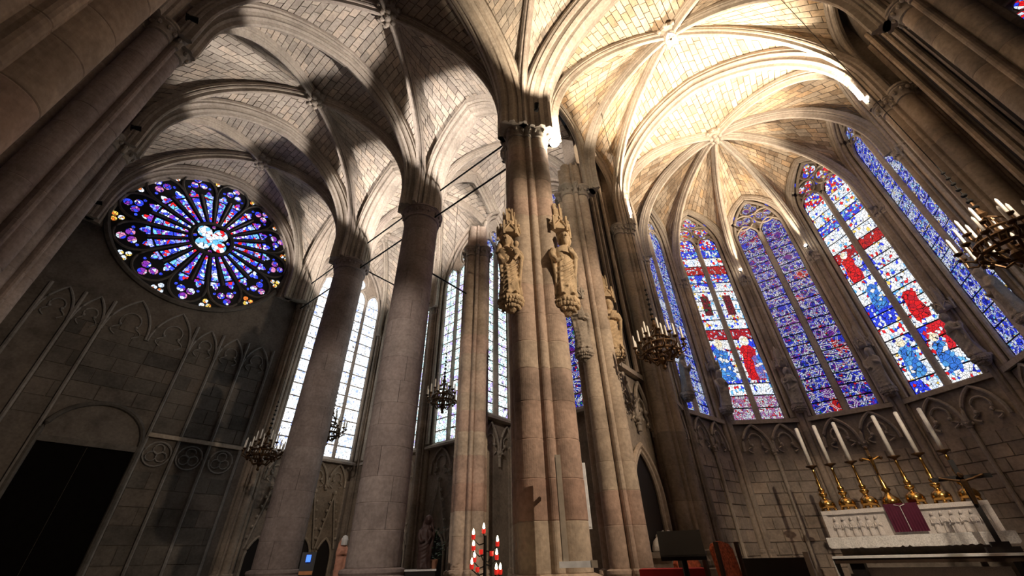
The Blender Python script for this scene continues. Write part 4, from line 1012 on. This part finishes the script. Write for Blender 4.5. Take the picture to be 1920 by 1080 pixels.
P('foot', MB().lathe([(.16, .0), (.2, .04), (.17, .16), (.08, .24), (.05, .3), (.1, .36), (.05, .42), (.06, .5), (.03, .56), (.03, .7)], (gx, gy, 2.47), 16), 'gold', gc, True)
mb = MB().box((gx - .02, gy - .03, 3.1), (gx + .02, gy + .03, 3.78)).box((gx - .02, gy - .2, 3.52), (gx + .02, gy + .2, 3.58))
for q in ((gy - .2, 3.55), (gy + .2, 3.55), (gy, 3.8)): mb.sphere((gx, q[0], q[1]), .05, 8, 6)
P('cross', mb, 'bronze', gc)
P('figure', MB().tube([(gx - .05, gy, 3.2), (gx - .06, gy, 3.4), (gx - .05, gy, 3.52)], [.02, .035, .04], 8).tube([(gx - .04, gy - .17, 3.57), (gx - .05, gy, 3.5), (gx - .04, gy + .17, 3.57)], .016, 6).sphere((gx - .06, gy, 3.59), .035, 8, 6), 'gold', gc)
# front altar table and black cross
tb = T('altar_table', (12.6, -.3, CHZ), 'front altar table with a dark edge under a white cloth', 'table')
P('table_top', MB().box((12.2, -2.0, 1.38), (13.2, 1.2, 1.48)), 'wood', tb)
for yy in (.85, -1.65): P('leg', MB().box((12.3, yy - .12, CHZ), (13.1, yy + .12, 1.38)), 'blackwood_and_shade', tb)
P('front_panel', MB().box((12.5, -1.4, CHZ), (12.6, .7, 1.30)), 'marble', tb)
tc_ = P('table_cloth', MB().box((12.18, -2.02, 1.48), (13.22, 1.22, 1.505)).box((12.17, -2.02, 1.465), (12.18, 1.22, 1.505)).box((12.2, 1.215, 1.0), (13.2, 1.225, 1.5)), 'linen'); tag(tc_, 'white linen cloth on the front altar table', 'cloth')
bx = T('black_crucifix', (12.7, -1.45, 1.5), 'black standing crucifix on the front altar table', 'crucifix')
P('cross', MB().box((12.68, -1.49, 1.56), (12.73, -1.41, 3.12)).box((12.68, -1.9, 2.74), (12.73, -1.0, 2.82)), 'blackwood_and_shade', bx)
P('foot', MB().box((12.55, -1.68, 1.505), (12.86, -1.22, 1.60)).box((12.62, -1.58, 1.6), (12.79, -1.32, 1.68)), 'blackwood_and_shade', bx)
P('figure', MB().tube([(12.64, -1.45, 2.3), (12.62, -1.46, 2.5), (12.63, -1.45, 2.7), (12.63, -1.45, 2.74)], [.03, .04, .06, .05], 8).tube([(12.65, -1.12, 2.80), (12.63, -1.3, 2.74), (12.62, -1.45, 2.71), (12.63, -1.6, 2.74), (12.65, -1.78, 2.8)], .025, 6).sphere((12.61, -1.45, 2.82), .055, 8, 6), 'bronze', bx)

# ------------------------------------------------------------------ choir furniture
lt = T('lectern', at(70.3, 5.2, 0), 'black music-stand lectern silhouetted in front of the tomb', 'lectern')
c = Vector(at(70.3, 5.2, 1.70)); hd = Vector((sin(radians(70.3)), cos(radians(70.3)), 0)); sd = Vector((hd.y, -hd.x, 0))
tl = (hd * .55 + Vector((0, 0, .83))).normalized(); nn = sd.cross(tl)
P('desk', MB().obox(c, sd, tl, nn, .215, .13, .012).obox(c - tl * .13 - nn * .02, sd, tl, nn, .215, .012, .03), 'blackwood_and_shade', lt)
P('pole', MB().tube([c - Vector((0, 0, 1.65)), c - Vector((0, 0, .05))], .03, 10), 'blackwood_and_shade', lt)
P('foot', MB().lathe([(.22, 0), (.22, .03), (.05, .06), (.03, .1)], (c.x, c.y, 0), 16), 'blackwood_and_shade', lt)
rk = T('prie_dieu', at(68.8, 6.2, 0), 'red cushioned kneeler behind the lectern', 'kneeler'); c = Vector(at(68.8, 6.2, 0))
P('frame', MB().obox(c + Vector((0, 0, .68)), sd, hd, (0, 0, 1), .34, .2, .68), 'wood', rk)
P('cushion', MB().obox(c + Vector((0, 0, 1.42)), sd, hd, (0, 0, 1), .36, .24, .05), 'red', rk)
def throne(azd, dist, label, zt):
    c = Vector(at(azd, dist, CHZ)); r = T('choir_chair', c, label, 'chair', 'red tapestry choir chairs'); h = Vector((-.35, -.94, 0)).normalized(); s = Vector((h.y, -h.x, 0))
    P('backrest', MB().prism([(-.27, .0), (.27, .0), (.27, .72), (.2, .80), (0, .84), (-.2, .80), (-.27, .72)], c + Vector((0, 0, zt - CHZ - .84)) - h * .25, s, (h * -.14 + Vector((0, 0, .99))), -h, .07), 'redtap', r)
    P('seat', MB().obox(c + Vector((0, 0, .47)), s, h, (0, 0, 1), .29, .27, .06), 'redtap', r)
    for a in (-1, 1):
        for b in (-1, 1): P('leg', MB().obox(c + s * .25 * a + h * .23 * b + Vector((0, 0, .21)), s, h, (0, 0, 1), .025, .025, .21), 'wood', r)
        P('post', MB().obox(c + s * .28 * a - h * .26 + Vector((0, 0, (zt - CHZ) * .5)), s, h, (0, 0, 1), .025, .03, (zt - CHZ) * .48), 'wood', r)
throne(72.7, 7.8, 'red tapestry chair half hidden by the lectern', 1.62)
throne(76.4, 8.9, 'red tapestry chair right of the lectern', 1.80)
bn = T('choir_stall', at(79, 10.3, CHZ), 'dark low wooden bench before the apse wall', 'bench'); c = Vector(at(79, 10.3, CHZ))
P('back_board', MB().box((c.x - .1, c.y - .55, CHZ), (c.x, c.y + .55, 1.52)), 'blackwood_and_shade', bn); P('seat', MB().box((c.x - .5, c.y - .55, .85), (c.x - .1, c.y + .55, .92)), 'wood', bn)
P('end_post', MB().box((c.x - .14, c.y - .63, CHZ), (c.x, c.y - .55, 1.60)), 'beige', bn)
# tomb with effigy
tm_ = T('tomb_chest', (9.9, 3.8, CHZ), 'grey stone tomb chest in the arched niche', 'tomb')
for k, (a, b, z0, z1) in enumerate(((0, 0, 0.45, 1.35), (.06, .06, 1.35, 1.42), (.02, .02, 1.42, 1.56), (.08, .08, 1.56, 1.66))):
    P(('chest', 'lower_moulding', 'frieze', 'top_slab')[k], MB().box((9.15 - a, 3.52 - b, z0), (10.55 + a, 4.06, z1)), 'carve', tm_)
mb = MB(); 
rs = [[(9.25 + t * 1.1, 3.80 + .24 * f * cos(u), 1.66 + max(0, .34 * g * sin(u))) for u in [pi * 2 * j / 14 for j in range(14)]] for t, f, g in ((0, .3, .3), (.08, .6, .7), (.3, .9, .9), (.5, 1, 1.05), (.7, .95, 1.0), (.86, .5, .6), (.92, .35, .5), (1, .35, .55), (1.08, .2, .3))]
mb.rings(rs); mb.sphere((10.40, 3.80, 1.84), .14, 10, 8, (1.1, .9, 1.1)); mb.obox((10.38, 3.80, 1.71), (1, 0, 0), (0, 1, 0), (0, 0, 1), .16, .22, .05)
for s in (-1, 1): mb.tube([(10.1, 3.80 + s * .2, 1.85), (9.9, 3.80 + s * .2, 1.94), (9.88, 3.80 + s * .03, 2.03)], [.07, .06, .035], 8)
o = P('tomb_effigy', mb, 'marble', None, True); tag(o, 'pale marble effigy lying on the tomb chest', 'statue'); md = o.modifiers.new('remesh', 'REMESH'); md.mode = 'VOXEL'; md.voxel_size = .025; md.use_smooth_shade = True
# column loudspeakers
def column_speaker(p, z0, z1, w_, mat, label, d=.1):
    p = Vector(p); r = T('column_speaker', (p.x, p.y, z0), label, 'loudspeaker'); h = Vector((-p.x, -p.y, 0)).normalized(); s = Vector((h.y, -h.x, 0)); m = p + Vector((0, 0, (z0 + z1) / 2)); hh = (z1 - z0) / 2
    P('cabinet', MB().obox(m, s, h, (0, 0, 1), w_ / 2, d / 2, hh), mat, r); P('grille', MB().obox(m + h * (d / 2 + .004), s, h, (0, 0, 1), w_ / 2 - .012, .004, hh - .03), mat, r)
    P('bracket', MB().obox(m - h * (d / 2 + .05) + Vector((0, 0, hh * .6)), s, h, (0, 0, 1), .02, .06, .02), 'iron', r)
column_speaker(at(57.1, 6.35, 0), 1.52, 2.86, .085, 'beige', 'tall beige column loudspeaker in front of the tall pier', .12)
column_speaker(at(60.3, 8.1, 0), 2.0, 3.05, .09, 'white', 'white column loudspeaker just behind the tall pier')
cs = T('cable_box', at(58.3, 6.3, 1.45), 'pale cable box lying on the base of the tall pier', 'box'); c = Vector(at(58.3, 6.3, 1.53))
P('body', MB().obox(c, (.55, -.83, 0), (.83, .55, 0), (0, 0, 1), .22, .05, .035), 'white', cs); P('end_cap', MB().obox(c + Vector((.125, -.19, 0)), (.55, -.83, 0), (.83, .55, 0), (0, 0, 1), .04, .055, .04), 'beige', cs)
# votive candle stand
vs = T('votive_stand', at(47.6, 6.0, 0), 'black votive stand with small lit candles in red glasses', 'candle stand'); c = Vector(at(47.6, 6.0, 0)); sv = Vector((cos(radians(47.6)), -sin(radians(47.6)), 0))
P('pole', MB().tube([c, c + Vector((0, 0, 1.86))], .02, 8), 'iron', vs); P('foot', MB().lathe([(.2, 0), (.2, .03), (.04, .06)], (c.x, c.y, 0), 14), 'iron', vs)
vc = [(-.02, 1.90), (-.15, 1.84), (-.145, 1.72), (.155, 1.76), (-.13, 1.60), (.145, 1.62), (-.16, 1.53), (.14, 1.47), (.19, 1.47), (-.05, 1.68), (.08, 1.66), (-.09, 1.5)]
vl_ = ['topmost lit votive candle above the black pole', 'upper left lit votive candle, highest on the left side', 'left lit votive candle just under the highest left one', 'upper right lit votive candle, highest on the right side', 'left lit votive candle, third down on the left side', 'right lit votive candle, second down on the right side', 'lowest lit votive candle on the left side', 'lowest right lit votive candle, inner of a pair', 'lowest right lit votive candle, outer of a pair', 'unlit red votive glass left of the pole', 'unlit red votive glass right of the pole', 'unlit red votive glass low on the left']
for k, (dx, z) in enumerate(vc):
    q = c + sv * dx + Vector((0, 0, z)); e = c + Vector((0, 0, z - .06))
    P('arm', MB().tube([e, (e + q) / 2 - Vector((0, 0, .05)), q - Vector((0, 0, .02))], .008, 6), 'iron', vs)
    o = P('votive_candle', MB().lathe([(.018, -.02), (.024, -.01), (.026, .03), (.02, .032)], q, 10), 'redcup', None); tag(o, vl_[k], 'candle', 'votive candles on the stand')
    if k < 9: P('flame', MB().lathe([(.004, .03), (.016, .045), (.012, .075), (.002, .10)], q, 8), 'flame', o)
# side altar with painted statue and plant
sa = T('side_altar', at(40.0, 10.6, 0), 'small dark side altar table with a white cloth', 'table'); c = Vector(at(40.0, 10.6, 0)); hs = Vector((sin(radians(40)), cos(radians(40)), 0)); ss = Vector((hs.y, -hs.x, 0))
P('body', MB().obox(c + Vector((0, 0, .72)), ss, hs, (0, 0, 1), .34, .25, .72), 'blackwood_and_shade', sa); P('cloth', MB().obox(c + Vector((0, 0, 1.455)), ss, hs, (0, 0, 1), .36, .27, .015), 'linen', sa)
o = statue(tuple(c + hs * .0 + ss * .1 + Vector((0, 0, 1.47))), .98, az(220), 'dark painted statue with a child on the side altar', 'darkcloth', 33, 'child', False, True, None, voxel=.02)
o['group'] = 'painted statues'
pl = T('potted_plant', tuple(c + ss * .31 + hs * .12 + Vector((0, 0, 1.47))), 'leafy potted plant beside the dark painted statue', 'plant'); q = c + ss * .31 + hs * .12 + Vector((0, 0, 1.47))
P('pot', MB().lathe([(.06, 0), (.085, .15), (.095, .16), (.08, .17)], q, 12), 'terra', pl)
for k in range(60):
    t, zz, rr = random.uniform(0, 6.28), random.uniform(.18, .75), random.uniform(.03, .16); p = q + Vector((rr * cos(t), rr * sin(t), zz)); d = Vector((cos(t), sin(t), random.uniform(-.3, .8))).normalized(); s2 = d.cross(Vector((0, 0, 1))).normalized()
    P('leaf', MB().add([p, p + d * .05 + s2 * .028, p + d * .11, p + d * .05 - s2 * .028, p + d * .055 + Vector((0, 0, .012))], [(0, 1, 4), (1, 2, 4), (2, 3, 4), (3, 0, 4)]), 'leaf', pl)
P('stems', MB().tube([q + Vector((0, 0, .15)), q + Vector((.02, 0, .7))], .012, 5), 'leaf', pl)
# small polychrome statue and information desk by the chapel
ps = statue(at(31.4, 13.0, 1.30), .85, az(212), 'small painted statue with a white veil in the chapel between the columns', 'skin', 44, 'book', False, True, None)
ps['group'] = 'painted statues'
pd = P('pedestal', MB().box((at(31.4, 13, 0)[0] - .2, at(31.4, 13, 0)[1] - .2, 0), (at(31.4, 13, 0)[0] + .2, at(31.4, 13, 0)[1] + .2, 1.3)), 'wood'); tag(pd, 'dark wooden pedestal under the small painted statue', 'pedestal')
pv = at(31.4, 12.97, 2.12); vl = P('veil', MB().lathe([(.08, -.12), (.085, 0), (.06, .07), (.01, .1)], pv, 10), 'linen', ps)
vl.matrix_parent_inverse = ps.matrix_basis.inverted()
ip = T('information_panel', at(28.0, 12.0, 0), 'standing display panel with a blue picture and an orange strip', 'panel'); c = Vector(at(28.0, 12.0, 0)); hs = Vector((sin(radians(28)), cos(radians(28)), 0)); ss = Vector((hs.y, -hs.x, 0)); tl = (hs * .2 + Vector((0, 0, .98))).normalized()
P('board', MB().obox(c + Vector((0, 0, 1.55)), ss, tl, hs, .15, .3, .015), 'blackwood_and_shade', ip); P('picture', MB().obox(c + Vector((0, 0, 1.72)) - hs * .02, ss, tl, hs, .05, .07, .004), 'screen', ip); P('strip', MB().obox(c + Vector((0, 0, 1.45)) - hs * .06, ss, tl, hs, .14, .035, .004), 'orange', ip); P('post', MB().tube([c, c + Vector((0, 0, 1.3))], .03, 8), 'iron', ip)
